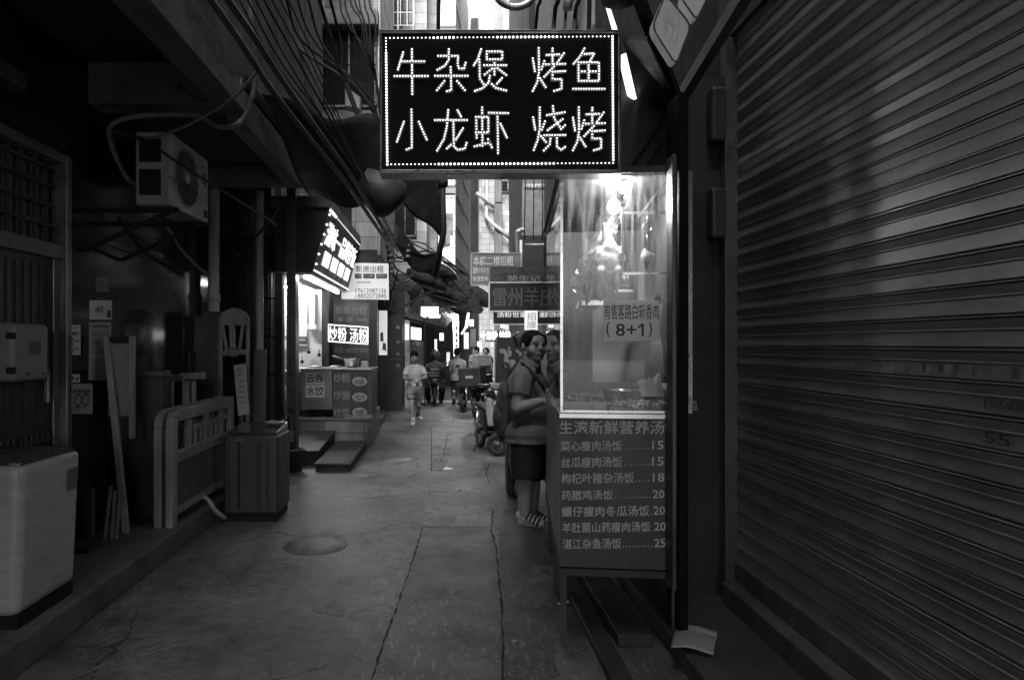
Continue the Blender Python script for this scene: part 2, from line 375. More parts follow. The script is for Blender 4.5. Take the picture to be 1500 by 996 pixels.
# ------------------------------------------------------------------ left: the dark tiled house
XL = -2.7
granite = tile('polished_tile', .022, .008, .62, .62, 'yz', .11, stain=.3, mort=.004)
_M['polished_tile'].node_tree.nodes['Principled BSDF'].inputs['Specular IOR Level'].default_value = .25
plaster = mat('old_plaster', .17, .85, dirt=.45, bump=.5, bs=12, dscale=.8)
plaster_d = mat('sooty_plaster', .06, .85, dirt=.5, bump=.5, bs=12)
pale_plaster = mat('bare_plaster', .3, .85, dirt=.3, bump=.6, bs=14)
ho = thing('tiled_house', 'dark house front of polished tiles with a steel door and concrete overhang, left foreground', 'house', (-3, 2, 0))
MB().box(-3.1, XL, 4.93, 7.85, 0, 3.7).box(-3.1, XL, -8, 4.93, 2.95, 3.7).box(-3.1, XL, -8, 2.7, 0, 2.95).build('wall', granite, ho)
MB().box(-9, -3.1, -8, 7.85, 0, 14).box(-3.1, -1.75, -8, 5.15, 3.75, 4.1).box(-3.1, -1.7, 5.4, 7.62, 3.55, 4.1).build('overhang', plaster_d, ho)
MB().box(-1.56, 9, -7, -5, 3.9, 17).build('sun_blocker', plaster_d, ho)     # added unseen block behind the viewpoint, keeps the sun off the near alley
MB().box(-1.77, -1.57, -8, 5.4, 3.42, 3.74).box(XL, -1.77, 5.17, 5.4, 3.42, 3.74).box(-1.72, -1.57, 5.41, 7.62, 3.33, 3.6).box(-3.1, -1.72, 7.45, 7.62, 3.34, 3.54).build('beam', plaster, ho, bev=.012)
# worn parapet: a ragged lip of plaster left along the lower edge
mb = MB(); mb.box(-3.1, -1.6, -8, 7.85, 4.1, 14); mb.box(-1.66, -1.58, -8, 7.85, 3.745, 4.1); mb.build('parapet', mat('parapet_render', .24, .85, dirt=.5, bump=.6, bs=10, var=.35), ho)
mb = MB(); rn = random.Random(3); P = []
yy = -2.
while yy < 5.38: P.append((yy, .05 + .07 * rn.random() + .04 * math.sin(yy * 5))); yy += rn.uniform(.03, .09)
for i in range(len(P) - 1):
    (a, h0), (b, h1) = P[i], P[i + 1]
    mb.hexa([(-1.569, a, 3.424), (-1.558, a, 3.424), (-1.558, b, 3.424), (-1.569, b, 3.424), (-1.569, a, 3.50 + h0), (-1.562, a, 3.50 + h0), (-1.562, b, 3.50 + h1), (-1.569, b, 3.50 + h1)])
mb.build('plaster_lip', pale_plaster, ho)
# steel door
steel_d = mat('door_steel', .075, .45, .3, dirt=.3, st=(1, 8, .6), scale=3)
alu = mat('worn_aluminium', .32, .35, .8, dirt=.3)
dk = mat('black_paint', .015, .65, spec=.25); dkr = mat('black_rubber', .018, .75)
dr = thing('door', None, None, (XL, 4, 0)); dr.parent = ho; dr.location = V((XL, 4, 0)) - WO[ho.name]
bpy.data.objects.remove(dr)
dp = MB().box(-2.80, -2.76, 2.7, 4.86, .17, 2.2)
for i in range(24): dp.box(-2.76, -2.752, 2.74 + i * .087, 2.78 + i * .087, 1.12, 2.15)
door = dp.build('door', steel_d, ho)
fr = MB().box(-2.80, -2.68, 4.86, 4.925, .17, 2.94).box(-2.80, -2.69, 2.7, 4.86, 2.88, 2.945).box(-2.79, -2.70, 2.7, 4.86, 2.2, 2.3).box(-2.755, -2.735, 4.79, 4.855, .17, 2.2)
fr.build('door_frame', mat('door_frame_metal', .2, .35, .5, dirt=.3), door, bev=.006)
g = MB()
for i in range(15): g.box(-2.78, -2.765, 2.72 + i * .145, 2.75 + i * .145, 2.3, 2.88)
for z in (2.42, 2.56, 2.7, 2.82): g.box(-2.764, -2.75, 2.7, 4.86, z, z + .022)
g.build('transom_grille', steel_d, door)
MB().box(-2.84, -2.82, 2.7, 4.86, 2.3, 2.88).build('transom_pane', mat('frosted_pane', .12, .4), door)
g = MB()
for i in range(34): g.box(-2.75, -2.74, 2.74 + i * .062, 2.752 + i * .062, .72, .99)
for z in (.74, .79, .84, .89, .94): g.box(-2.738, -2.73, 2.72, 4.84, z, z + .01)
g.build('lower_grille', mat('grille_steel', .25, .35, .8), door)
hm = MB().box(-2.73, -2.70, 4.66, 4.69, 1.2, 1.42).tube([(-2.75, 4.675, 1.24), (-2.69, 4.675, 1.24)], .012).tube([(-2.75, 4.675, 1.38), (-2.69, 4.675, 1.38)], .012)
hm.build('handle', alu, door, bev=.004)
eb = MB().box(-2.75, -2.60, 4.13, 4.50, 1.37, 1.73).build('meter_box', mat('cream_plastic', .28, .5, dirt=.25), bev=.03, seg=4, label='pale plastic electric box fixed on the steel door, smudged label in its middle', cat='electric box')
for q in ((4.28, 4.40, 1.53, 1.62), (4.25, 4.29, 1.40, 1.425), (4.42, 4.45, 1.40, 1.42)): MB().box(-2.600, -2.597, *q).build('faded_label', mat('faded_grey', .1, .6), eb)
for z in (1.42, 1.63): MB().box(-2.64, -2.595, 4.115, 4.14, z, z + .04).build('hinge', dk, eb)
# wall camera upper left
p = wx(22, 122, -2.62); cm = thing('wall_camera', 'small dark security camera on the wall above the steel door', 'camera', p)
MB().box(-2.66, -2.54, p.y - .35, p.y, p.z - .05, p.z + .05).build('housing', mat('cam_grey', .05, .5), cm, bev=.012)
MB().cyl((-2.6, p.y, p.z), (-2.6, p.y + .03, p.z), .035).build('lens', dk, cm)
MB().box(-2.70, -2.6, p.y - .2, p.y - .16, p.z - .14, p.z - .05).build('bracket', dk, cm)
# notices on the tiles
paper_w = mat('notice_white', .75, .6, var=.08, bump=0); paper_g = mat('notice_grey', .42, .6, var=.1, bump=0); ink = mat('ink', .03, .6, bump=0); inkg = mat('ink_grey', .12, .6, bump=0)
W = lambda x, y: wx(x, y, XL)
W2 = lambda x, y: wx(x, y, XL) + V((.006, 0, 0))
def notice(name, x0, y0, x1, y1, m, label, txt=(), lines=(), im=ink, cat='notice', circles=()):
    t = MB().slab(W(x0, y1), W(x1, y1), W(x1, y0), W(x0, y0), (.005, 0, 0)).build(name, m, label=label, cat=cat)
    mb = MB()
    for s, a, b, c, e in txt: lettering(mb, s, W2(a, e), W2(c, e), W2(a, b), .0, .002, .0005)
    for a, b, c, e in lines: mb.slab(W2(a, e), W2(c, e), W2(c, b), W2(a, b), (.001, 0, 0))
    for a, b, r in circles:
        c = W2(a, b); ks = 24; o = len(mb.v)
        for k in range(ks):
            q = 2 * math.pi * k / ks; mb.v += [(c.x + .001, c.y + r * math.cos(q), c.z + r * math.sin(q)), (c.x + .001, c.y + .72 * r * math.cos(q), c.z + .72 * r * math.sin(q))]
        for k in range(ks):
            a_, b_ = o + 2 * k, o + 2 * ((k + 1) % ks); mb.f.append((a_, a_ + 1, b_ + 1, b_)); mb.sm.append(False)
    if mb.v: mb.build('print', im, t)
    return t
notice('house_number', 131, 440, 163, 468, paper_w, 'white house number plate reading 10 on the dark tiles', [('10号', 139, 448, 150, 459)], [(156, 455, 161, 466)], cat='house number')
rn = random.Random(5); L_ = [(132 + 2, y, 132 + rn.uniform(20, 28), y + .9) for y in [486 + 2.2 * i for i in range(32)] if rn.random() < .85]
notice('notice_sheet', 130, 472, 162, 557, paper_g, 'tall printed notice sheet full of small lines beneath the house number', [('出租屋管理须知', 136, 476, 158, 480)], L_, inkg)
notice('warning_sticker', 99, 476, 117, 520, paper_w, 'narrow sticker reading 有电 with two round symbols beside the door frame', [('暗处防止', 100.5, 486, 115, 491.5)], [(101, 479, 115, 480), (108, 499, 115, 500.5), (108, 510, 115, 511.5)], circles=[(103.5, 500, .028), (103.5, 511, .028)]).__setitem__('label', 'narrow white sticker with two round symbols beside the door frame')
notice('black_plate', 100, 522, 118, 545, dk, 'small black plate with faint grey lines below the narrow sticker', [('须知', 105, 523, 112, 528)], [(101, 530, 117, 531), (101, 534, 117, 535), (101, 539, 117, 540)], inkg)
notice('prohibition_poster', 100, 562, 135, 606, paper_g, 'grey poster with two round no entry symbols low on the tiles', [('禁止电动车入内', 106, 570, 130, 575.5)], [(104, 596, 124, 597), (104, 600, 118, 601)], circles=[(113, 586, .05), (124, 585, .05)])
notice('meter_plate', 139, 406, 158, 428, mat('plate_dark', .05, .4), 'small dark square plate above the white house number', [], [(143, 412, 147, 424), (150, 412, 154, 424)], inkg, cat='plate')
t = MB(); lettering(t, '广州市公安局监制', W(139, 440), W(158, 438), W(139, 436), 0, .003); t.build('metal_lettering', inkg, label='faint row of tiny letters just above the house number', cat='lettering')
notice('paper_scrap', 102, 548, 116, 560, paper_w, 'torn white scrap of sticker on tiles between black plate and grey poster', [], [(104, 551, 107, 556), (110, 552, 113, 558)], inkg, cat='sticker')

# air conditioner
ac = thing('air_conditioner', 'cream outdoor air conditioner with round fan grille hung under the concrete overhang', 'air conditioner', (-2.12, 5.4, 2.6))
acm = mat('ac_cream', .42, .5, dirt=.3, var=.1)
MB().box(-2.26, -2.0, 5.0, 5.8, 2.62, 3.155).build('casing', acm, ac, bev=.014, seg=3)
MB().box(-2.23, -2.07, 4.994, 5.004, 2.69, 2.88).box(-2.23, -2.07, 4.994, 5.004, 2.93, 3.10).build('side_panel', dk, ac, bev=.004)
cx = (-1.998, 5.31, 2.885); g = MB(); g.lathe([(.2, .0), (.215, .012), (.225, 0)], cx, 40, 'x')
for k in range(30):
    a = 2 * math.pi * k / 30; b = a + .35
    g.tube([(cx[0] + .006, cx[1] + .05 * math.cos(a), cx[2] + .05 * math.sin(a)), (cx[0] + .01, cx[1] + .125 * math.cos(a + .2), cx[2] + .125 * math.sin(a + .2)), (cx[0] + .006, cx[1] + .205 * math.cos(b), cx[2] + .205 * math.sin(b))], .0035, 5)
for r_ in (.08, .11, .14, .17): g.lathe([(r_ - .003, .004), (r_, .01), (r_ + .003, .004)], cx, 36, 'x')
g.build('fan_grille', mat('grille_wire', .12, .5), ac)
MB().lathe([(.0, .014), (.04, .012), (.045, 0)], cx, 20, 'x').build('fan_hub', acm, ac)
MB().lathe([(0, .001), (.2, .001), (.2, -.003)], cx, 36, 'x').build('fan_opening', dk, ac)
e = MB(); e.lathe([(.018, .002), (.034, .003), (.036, 0)], (-1.999, 5.70, 2.99), 20, 'x'); e.box(-1.999, -1.996, 5.66, 5.74, 2.93, 2.945); e.box(-1.999, -1.996, 5.62, 5.7, 3.06, 3.065); e.box(-1.999, -1.996, 5.69, 5.76, 2.66, 2.72)
e.build('badge', dk, ac)
for y in (5.1, 5.7): MB().bar((-2.7, y, 2.6), (-1.98, y, 2.6), .035).bar((-2.69, y, 2.3), (-2.05, y, 2.585), .03).build('bracket', dk, ac)
def hang(name, pts, r, m, label, cat='cable', group=None, sub=8, n=6):
    pts = [V(p) for p in pts]; P = []
    for i in range(len(pts) - 1):       # Catmull-Rom through the points
        p0, p1, p2, p3 = pts[max(i - 1, 0)], pts[i], pts[i + 1], pts[min(i + 2, len(pts) - 1)]
        for k in range(sub):
            t_ = k / sub; P.append(.5 * ((2 * p1) + (p2 - p0) * t_ + (2 * p0 - 5 * p1 + 4 * p2 - p3) * t_ ** 2 + (3 * p1 - p0 - 3 * p2 + p3) * t_ ** 3))
    P.append(pts[-1])
    return MB().tube(P, r, n).build(name, m, label=label, cat=cat, group=group)
white_tape = mat('taped_hose', .26, .7, var=.5, scale=18, st=(1, 1, 1), dirt=.3)
blackc = mat('cable_black', .022, .6); greyc = mat('cable_grey', .13, .6)
hang('hose', [at(364, -10, 5.0), at(368, 40, 5.0), at(374, 95, 5.0), at(372, 130, 5.0), at(362, 165, 5.0), at(345, 184, 5.0), at(320, 186, 5.1), at(292, 171, 5.1), at(255, 168, 5.12), at(200, 171, 5.12), at(168, 180, 5.12), at(160, 196, 5.12), at(168, 225, 5.1), at(188, 264, 5.15), at(205, 270, 5.3)], .02, white_tape, 'pale taped hose looping from the roof to the air conditioner', 'hose')
hang('cable', [at(380, 100, 4.9), at(345, 140, 4.9), at(300, 170, 4.9), at(255, 192, 4.9), at(215, 203, 4.9), at(166, 193, 4.95)], .011, greyc, 'grey cable drooping in front of the air conditioner from the conduits')
hang('cable', [at(166, 193, 5), at(210, 205, 4.85), at(260, 238, 4.85), at(310, 270, 5.0), at(388, 318, 6.2), at(404, 330, 6.6)], .011, blackc, 'dark cable crossing the fan grille down to the second pipe')
hang('cable', [at(166, 193, 5.1), at(172, 230, 5.15), at(192, 266, 5.2)], .008, blackc, 'thin dark cable running down behind the taped hose')
hang('hose', [at(226, 320, 6.0), at(245, 335, 6.2), at(268, 370, 6.6), at(303, 404, 7.4)], .018, greyc, 'dark drain hose sloping from under the air conditioner to the pipe', 'hose')
hang('cable', [at(96, 310, 4.88), at(130, 335, 5.1), at(180, 358, 5.6), at(250, 385, 6.6)], .005, blackc, 'thin wire running along the tiles from the door frame')
hang('cable', [at(410, 300, 7), at(390, 330, 7.3), at(370, 352, 7.5), at(345, 375, 7.6), at(322, 398, 7.7)], .014, blackc, 'black cable curving between the two white drainpipes')
hang('cable', [at(265, 135, 5.16), at(262, 124, 5.16), at(275, 138, 5.15), at(287, 146, 5.1)], .006, blackc, 'short loose wire end poking from the cross beam')
# ------------------------------------------------------------------ left: drainpipes and the recess house
pvc = mat('pvc_pipe', .8, .4, dirt=.45, st=(2, 2, .4), var=.15)
def drainpipe(x, y, r, z1, label, collars):
    t = thing('drainpipe', label, 'pipe', (x, y, 0))
    MB().cyl((x, y, .0), (x, y, z1), r).build('pipe', pvc, t)
    for z in collars: MB().lathe([(r, 0), (r + .012, .005), (r + .012, .09), (r, .095)], (x, y, z), 20).build('collar', pvc, t)
p = at(313, 470, 7.7); drainpipe(p.x, 7.7, .062, 3.34, 'thick white drainpipe at the corner of the tiled wall, behind the leaning boards', [2.07])
p = at(380, 470, 8.5); drainpipe(p.x, 8.5, .05, 3.5, 'thinner white drainpipe standing between window bars and the food counter', [.9])
rc = thing('recess_house', 'narrow dark house front with barred window between the two drainpipes', 'house', (-3, 8.6, 0))
tl = tile('dark_wall_tile', .07, .02, .3, .3, 'xz', .4); tl2 = tile('dark_wall_tile_side', .07, .02, .3, .3, 'yz', .4)
MB().box(-5, -2.75, 9.1, 9.3, 0, 3.9).box(-9, -3.1, 7.86, 9.1, 0, 14).build('wall', tl, rc)
MB().box(-2.05, -1.93, 8.9, 9.1, 0, 4.2).box(-2.75, -2.3, 9.1, 9.3, 0, 3.9).build('pilaster', tile('pilaster_tile', .12, .03, .2, .2, 'xz', .4), rc)
g = MB()
for i in range(12): x = -3.05 + i * .075; g.bar((x, 8.95, 1.2), (x, 8.95, 3.0), .014)
for z in (1.2, 1.7, 2.2, 2.7, 3.0): g.bar((-3.1, 8.95, z), (-2.2, 8.95, z), .02)
g.build('window_grille', dk, rc)
MB().box(-3.3, -1.6, 7.9, 9.0, 4.2, 14).build('upper_wall', _M['parapet_render'], rc)
mb = MB(); mb.tube([at(325 + 6 * math.cos(a * .35) * (1 + a * .01), 420 + 10 * math.sin(a * .35), 8.8) for a in range(60)], .006, 5)
mb.build('cable_coil', blackc, label='coil of black cable hung on the barred window', cat='cable')

# ------------------------------------------------------------------ left: things stacked on the pavement
wood = mat('pale_wood', .3, .5, st=(6, 6, .8), scale=3, var=.35, dirt=.25); wood_d = mat('dark_wood', .05, .4, st=(6, 6, .8), scale=3, var=.4); wood_m = mat('mid_wood', .11, .5, st=(6, 6, .8), scale=3, var=.35)
def headboard(x, label):
    t = thing('bed_headboard', label, 'headboard', (x, 6, .17), 'bed frames leaning by the wall')
    y0, y1, zt = 5.34, 6.85, 1.08
    def arch(y, sgn): return [(x, y, .17), (x, y, zt - .13), (x, y + sgn * .02, zt - .06), (x, y + sgn * .07, zt - .015), (x, y + sgn * .13, zt)]
    m = MB(); pts = arch(y0, 1)
    for i in range(len(pts) - 1):
        m.hexa([(x + sx * .03, p_[1] + (sy * .05 if i < 1 or True else 0), p_[2]) for p_ in [pts[i]] for sx, sy in ((-1, -1), (1, -1), (1, 1), (-1, 1))] + [(x + sx * .03, p_[1] + sy * .05, p_[2]) for p_ in [pts[i + 1]] for sx, sy in ((-1, -1), (1, -1), (1, 1), (-1, 1))])
    m.build('post', wood, t, bev=.012)
    MB().box(x - .03, x + .03, y1 - .1, y1, .17, zt).build('post', wood, t, bev=.01)
    MB().box(x - .028, x + .028, y0 + .1, y1 - .1, zt - .1, zt + .004).build('top_rail', wood, t, bev=.012)
    MB().box(x - .022, x + .022, y0 + .05, y1 - .1, .66, .75).build('rail', wood, t, bev=.006)
    MB().box(x - .012, x + .012, y0 + .05, y1 - .1, .3, .66).build('panel', wood_m, t)
    MB().box(x - .02, x + .02, y0 + .05, y1 - .1, .25, .31).build('rail', wood, t)
    for k in range(3): y = y0 + .3 + k * .42; MB().box(x - .014, x + .014, y, y + .1, .75, zt - .1).build('slat', wood, t)
    for k in range(5): y = y0 + .5 + k * .13; MB().box(x - .012, x + .012, y, y + .03, .75, .9).build('spindle', wood, t)
    MB().box(x - .016, x + .016, y0 + .42, y1 - .2, .88, .92).build('rail', wood, t)
    return t
headboard(-2.13, 'front one of two pale wooden bed headboards leaning beside the dark washing machine')
headboard(-2.22, 'rear one of two pale wooden bed headboards, its rounded post showing behind the first')
st = thing('wooden_stand', 'pair of pale wooden posts with short top bars behind the headboards', 'furniture', (-2.45, 6.3, .17))
Y = 6.2
for a, b, y0 in ((235, 268, 548), (262, 299, 545)):
    MB().slab(at(a, y0 + 12, Y), at(b, y0 + 10, Y), at(b, y0, Y), at(a, y0 + 2, Y), (0, .06, 0)).build('top_bar', wood, st, bev=.008)
for a, b in ((243, 252), (267, 276), (280, 285)):
    q = at(a, 780, Y + .05); MB().slab((at(a, 500, Y + .01).x, Y + .01, .17), (at(b, 500, Y + .01).x, Y + .01, .17), at(b, 558, Y + .01), at(a, 558, Y + .01), (0, .05, 0)).build('post', wood, st, bev=.006)
def leaning(name, x0, x1, yb, yt, base, lean, zt, label, m, th=.04, cat='board', x0b=None):
    return MB().hexa([(x0, base, .17), (x1, base, .17), (x1, base + th, .17), (x0, base + th, .17), (x0, base + lean, zt), (x1, base + lean, zt), (x1, base + lean + th, zt), (x0, base + lean + th, zt)]).build(name, m, label=label, cat=cat, bev=.006)
# dark cabinet door panel, framed narrow panel, boards
Y = 5.62; cb = thing('cabinet_panel', 'dark varnished cabinet panel standing against the tiles behind the bed headboards', 'panel', (-2.5, Y, .17))
x0, x1 = at(172, 0, Y).x, at(238, 0, Y).x
MB().box(x0, x1, Y, Y + .12, .17, at(0, 552, Y).z).build('panel', wood_d, cb, bev=.008)
MB().box(x0 - .02, x1 + .02, Y - .02, Y + .14, at(0, 552, Y).z + .002, at(0, 543, Y).z).build('cornice', wood_m, cb, bev=.012)
Y = 5.15; nf = thing('narrow_frame', 'tall narrow pale frame with a striped screen leaning near the door', 'frame', (-2.6, Y, .17))
a, b, c_, d_ = at(150, 492, Y + .1), at(194, 492, Y + .16), at(178, 778, Y), at(208, 778, Y)
MB().slab(V((c_.x, Y, .17)), V((c_.x + .05, Y, .17)), a + V((.045, 0, 0)), a, (0, .04, 0)).build('stile', mat('frame_wood', .3, .5, st=(6, 6, .8)), nf, bev=.005)
MB().slab(b + V((-.03, 0, -.8)), b + V((.01, 0, -.8)), b + V((.01, 0, 0)), b + V((-.03, 0, 0)), (0, .04, 0)).build('stile', wood, nf, bev=.005)
g = MB(); g.slab(a + V((.04, .015, -.62)), b + V((-.03, .015, -.62)), b + V((-.03, .015, -.06)), a + V((.04, .015, -.06)), (0, .02, 0)); g.build('screen', mat('screen_grey', .09, .35, st=(.3, 1, 30), scale=3, var=.8), nf)
MB().slab(a + V((.04, 0, -.05)), b + V((-.03, 0, -.05)), b + V((-.03, 0, -.005)), a + V((.04, 0, -.005)), (0, .04, 0)).build('rail', dk, nf)
Y = 5.0
for i, (xa, xb) in enumerate(((151, 161), (160, 167), (166, 174))):
    MB().slab((at(xa, 0, Y).x, Y + .01 * i, .17), (at(xa, 0, Y).x + .02, Y + .01 * i, .17), at(xb + 3, 712 + i * 6, Y + .1), at(xb - 1, 712 + i * 6, Y + .1), (.0, .015, 0)).build('wood_offcut', wood, label=['leftmost thin wood offcut at the foot of the narrow frame', 'middle thin wood offcut at the foot of the narrow frame', 'rightmost thin wood offcut touching the narrow frame'][i], cat='offcut', group='offcuts beside the frame')
Y = 5.0; pl = MB().slab((at(118, 0, Y).x, Y, .17), (at(135, 0, Y).x, Y, .17), at(135, 715, Y), at(120, 722, Y), (0, .05, 0)); pl.build('vent_block', mat('perforated', .09, .7, bump=.8, bs=60), label='dark perforated block standing on pavement beside the wrapped washing machine', cat='block', bev=.01)
MB().box(at(115, 0, 4.7).x, at(132, 0, 4.7).x, 4.66, 4.86, .17, .215).build('wood_block', wood_d, label='small dark wood block lying flat on the pavement', cat='block', bev=.004)
Y = 7.3
leaning('wardrobe_board', at(278, 0, Y).x, at(297, 0, Y).x, 0, 0, Y, .1, at(0, 463, Y + .1).z, 'wide brown board leaning left of the thick white drainpipe', wood_m)
leaning('wardrobe_board', at(298, 0, Y).x, at(322, 0, Y).x, 0, 0, Y - .06, .1, at(0, 456, Y).z, 'tall ribbed brown board leaning in front of the thick white drainpipe', mat('ribbed_wood', .09, .5, st=(30, 6, .5), scale=3, var=.5))
leaning('wardrobe_board', at(368, 0, Y).x, at(386, 0, Y).x, 0, 0, Y, .1, at(0, 512, Y + .1).z, 'brown board leaning in front of the thinner white drainpipe', wood_m)
MB().box(at(233, 0, 7.2).x, at(278, 0, 7.2).x, 7.2, 7.5, 1.05, at(0, 515, 7.2).z).build('dark_crate', mat('crate_dark', .05, .5, dirt=.4), label='dark box resting high behind the cabinet panel', cat='box', bev=.01)
MB().box(at(236, 0, 7.2).x, at(276, 0, 7.2).x, 7.2, 7.5, .17, 1.05).build('low_cabinet', wood_d, label='low dark cabinet carrying the dark box by the tiles', cat='cabinet', bev=.01)
# chair back on the stack
Y = 7.15; ch = thing('wooden_chair', 'pale wooden chair with curved top rail and three slats standing behind headboards', 'chair', (-2.2, Y, .17))
pa, pb = at(321, 470, Y), at(364, 466, Y)
for px in (323, 363):
    x = at(px, 0, Y).x; MB().bar((x, Y, .17), (x, Y, at(0, 463, Y).z), .035).build('post', wood, ch, bev=.005)
n = 12; up = [at(323 + 40 * k / n, 463 - 3 + 0 - 9 * math.sin(math.pi * k / n) + 3 * (k in (0, n)), Y) for k in range(n + 1)]; lo = [at(323 + 40 * k / n, 476, Y) for k in range(n + 1)]
m = MB(); m.add([p for p in up] + [p for p in lo] + [p + V((0, .03, 0)) for p in up] + [p + V((0, .03, 0)) for p in lo], [f for k in range(n) for f in ((k, k + 1, n + 2 + k, n + 1 + k), (k, 2 * n + 2 + k, 2 * n + 3 + k, k + 1), (2 * n + 2 + k, 3 * n + 3 + k, 3 * n + 4 + k, 2 * n + 3 + k))]); m.build('top_rail', wood, ch)
MB().slab(at(323, 521, Y), at(363, 519, Y), at(363, 512, Y), at(323, 513, Y), (0, .03, 0)).build('rail', wood, ch)
for a, b, c_ in ((325, 332, 2), (339, 341, 4), (356, 350, 2)):
    MB().slab(at(b - c_, 514, Y + .01), at(b + c_, 514, Y + .01), at(a + c_, 474, Y + .01), at(a - c_, 474, Y + .01), (0, .015, 0)).build('slat', wood, ch)
MB().box(pa.x, pb.x, Y - .35, Y, .6, .64).build('seat', wood_m, ch, bev=.01)
for px in (324, 361): x = at(px, 0, Y).x; MB().box(x - .02, x + .02, Y - .35, Y - .31, .17, .6).build('leg', wood, ch)
MB().tube([at(342 + 9 * math.cos(a * .3), 516 + 6 * math.sin(a * .3), Y - .02) for a in range(22)], .008, 6).build('rope_loop', white_tape, label='loop of pale rope hanging on the chair back', cat='rope')
Y = 6.75; wb = thing('whiteboard', 'small white menu board with faint handwriting leaning upright behind the dark washing machine', 'board', (-2.05, Y, .17))
A = [at(349, 609, Y), at(365, 606, Y), at(358, 533, Y + .05), at(342, 535, Y + .05)]
MB().slab(*A, (0, .02, 0)).build('board', mat('board_white', .4, .4, var=.1), wb)
m = MB()
for i in range(7):
    y = 541 + i * 8; m.slab(at(347 + i * .8, y + 1.5, Y - .003), at(353 + i * .8 + (i % 3), y + 1.2, Y - .003), at(353 + i * .8 + (i % 3), y, Y - .003), at(347 + i * .8, y, Y - .003), (0, .001, 0))
m.build('handwriting', inkg, wb)
q = at(352, 609, Y); MB().bar((q.x, Y + .03, .17), (q.x, Y + .03, q.z + .1), .03).build('prop', wood_d, wb)

# ------------------------------------------------------------------ left: washing machines
film = mat('wrapped_white', .42, .28, var=.06, scale=4, bump=.22, bs=6, st=(1, 1, 5), bd=.02)
x0, x1, y0, y1 = -2.72, -2.105, 3.4, 3.98
wm = thing('washing_machine', 'white washing machine wrapped in clear film standing at the left edge of the pavement', 'washing machine', (-2.43, 3.7, .17))
m = MB(); Bt = [(x0 + .03, y0 + .0, .23), (x1 - .02, y0 + .0, .23), (x1 - .02, y1 - .03, .23), (x0 + .03, y1 - .03, .23)]; Tp = [(x0, y0, 1.0), (x1, y0, 1.0), (x1, y1, 1.0), (x0, y1, 1.0)]
m.hexa(Bt + Tp).build('body', film, wm, bev=.055, seg=5)
MB().box(x0 + .03, x1 - .03, y0 + .02, y1 - .05, .17, .24).build('base', dk, wm)
m = MB(); m.grid(lambda u, v: (x0 + .015 + u * (x1 - x0 - .03), y0 + .02 + v * (y1 - y0 - .04), .99 + .055 * math.sin(v * math.pi) ** .6 * math.sin(u * math.pi) ** .4), 16, 16); m.build('lid', mat('wrapped_lid', .07, .2, bump=.7, bs=9, bd=.03), wm)
rn = random.Random(8)
for _ in range(9):                      # creases in the film
    y, z = rn.uniform(y0 + .03, y1 - .2), rn.uniform(.3, .9); l = rn.uniform(.04, .16); X_ = lambda z_: x1 - .02 + .02 * (z_ - .23) / .77 + .001
    m = MB(); m.tube([(X_(z), y, z), (X_(z + l * .25) + .001, y + l * .5, z + l * .25), (X_(z + l * .55), y + l, z + l * .55)], .0013, 5); m.build('film_crease', mat('film_edge', .42, .2), wm)
m = MB(); m.slab((x1 + .003, y1 - .16, .78), (x1 + .003, y1 - .07, .78), (x1 + .006, y1 - .07, .9), (x1 + .006, y1 - .16, .9), (.002, 0, 0)); m.build('sticker', mat('sticker_dim', .11, .5, var=.7, scale=50), wm)
Y0, Y1 = 6.13, 6.62; xa, xb = at(327, 0, Y0).x, at(407, 0, Y0).x; dkwm = mat('graphite_panel', .055, .5, .2, var=.1)
wm2 = thing('washing_machine', 'dark grey washing machine standing on the alley floor in front of bed headboards', 'washing machine', ((xa + xb) / 2, 6.4, 0))
m = MB().box(xa, xb, Y0, Y1, .07, .78); m.build('body', dkwm, wm2, bev=.03, seg=4)
m = MB()
for px in (335, 349, 351, 377, 381, 392): x = at(px, 0, Y0).x; m.box(x - .004, x + .004, Y0 - .004, Y0 + .002, .12, .72)
m.build('groove', dk, wm2)
MB().box(xa + .02, xb - .02, Y0 + .03, Y1 - .02, 0, .075).build('base', dk, wm2)
m = MB().hexa([(xa + .02, Y0 + .03, .782), (xb - .02, Y0 + .03, .782), (xb - .02, Y1, .782), (xa + .02, Y1, .782), (xa + .02, Y0 + .06, .80), (xb - .02, Y0 + .06, .80), (xb - .02, Y1, .85), (xa + .02, Y1, .85)]); m.build('lid', mat('lid_gloss', .05, .12), wm2, bev=.012)
m = MB().box(xb - .2, xb - .04, Y1 - .16, Y1 - .05, .86, .868); m.build('control_panel', mat('panel_chrome', .6, .12, 1), wm2)
MB().box(at(346, 0, Y0).x, at(357, 0, Y0).x, Y0 - .004, Y0, .735, .745).build('badge', alu, wm2)
hang('hose', [at(299, 728, 6.0), at(306, 733, 5.98), at(316, 748, 6.0), at(330, 758, 6.1)], .02, mat('hose_white', .4, .6), 'short pale drain hose dangling over the kerb beside the dark washing machine', 'hose')

# ------------------------------------------------------------------ left: noodle shop
Yp = 10.36
stone = tile('platform_tile', .3, .07, .6, .25, 'xz', .5, stain=.5); stone2 = mat('platform_edge', .12, .6, dirt=.5)
sh = thing('noodle_shop', 'lit noodle shop house on the left with white inner wall and raised tiled platform', 'shop', (-2.2, 11, 0))
MB().box(-2.9, -1.16, Yp, 12.4, 0, .44).build('platform', stone, sh)
MB().box(-2.9, -1.15, Yp - .015, 12.41, .445, .47).build('platform_slab', mat('terrazzo', .22, .45, dirt=.4, scale=20), sh, bev=.006)
white_wall = mat('white_wall', .6, .6, dirt=.15, var=.06)
MB().box(-3.6, -2.12, 11.9, 12.02, .47, 2.62).box(-3.7, -3.6, 9.45, 12.02, 0, 2.7).build('inner_wall', white_wall, sh)
MB().box(-3.6, -1.75, 9.3, 12.4, 2.62, 2.68).build('ceiling', mat('ceiling_dull', .25, .7), sh)
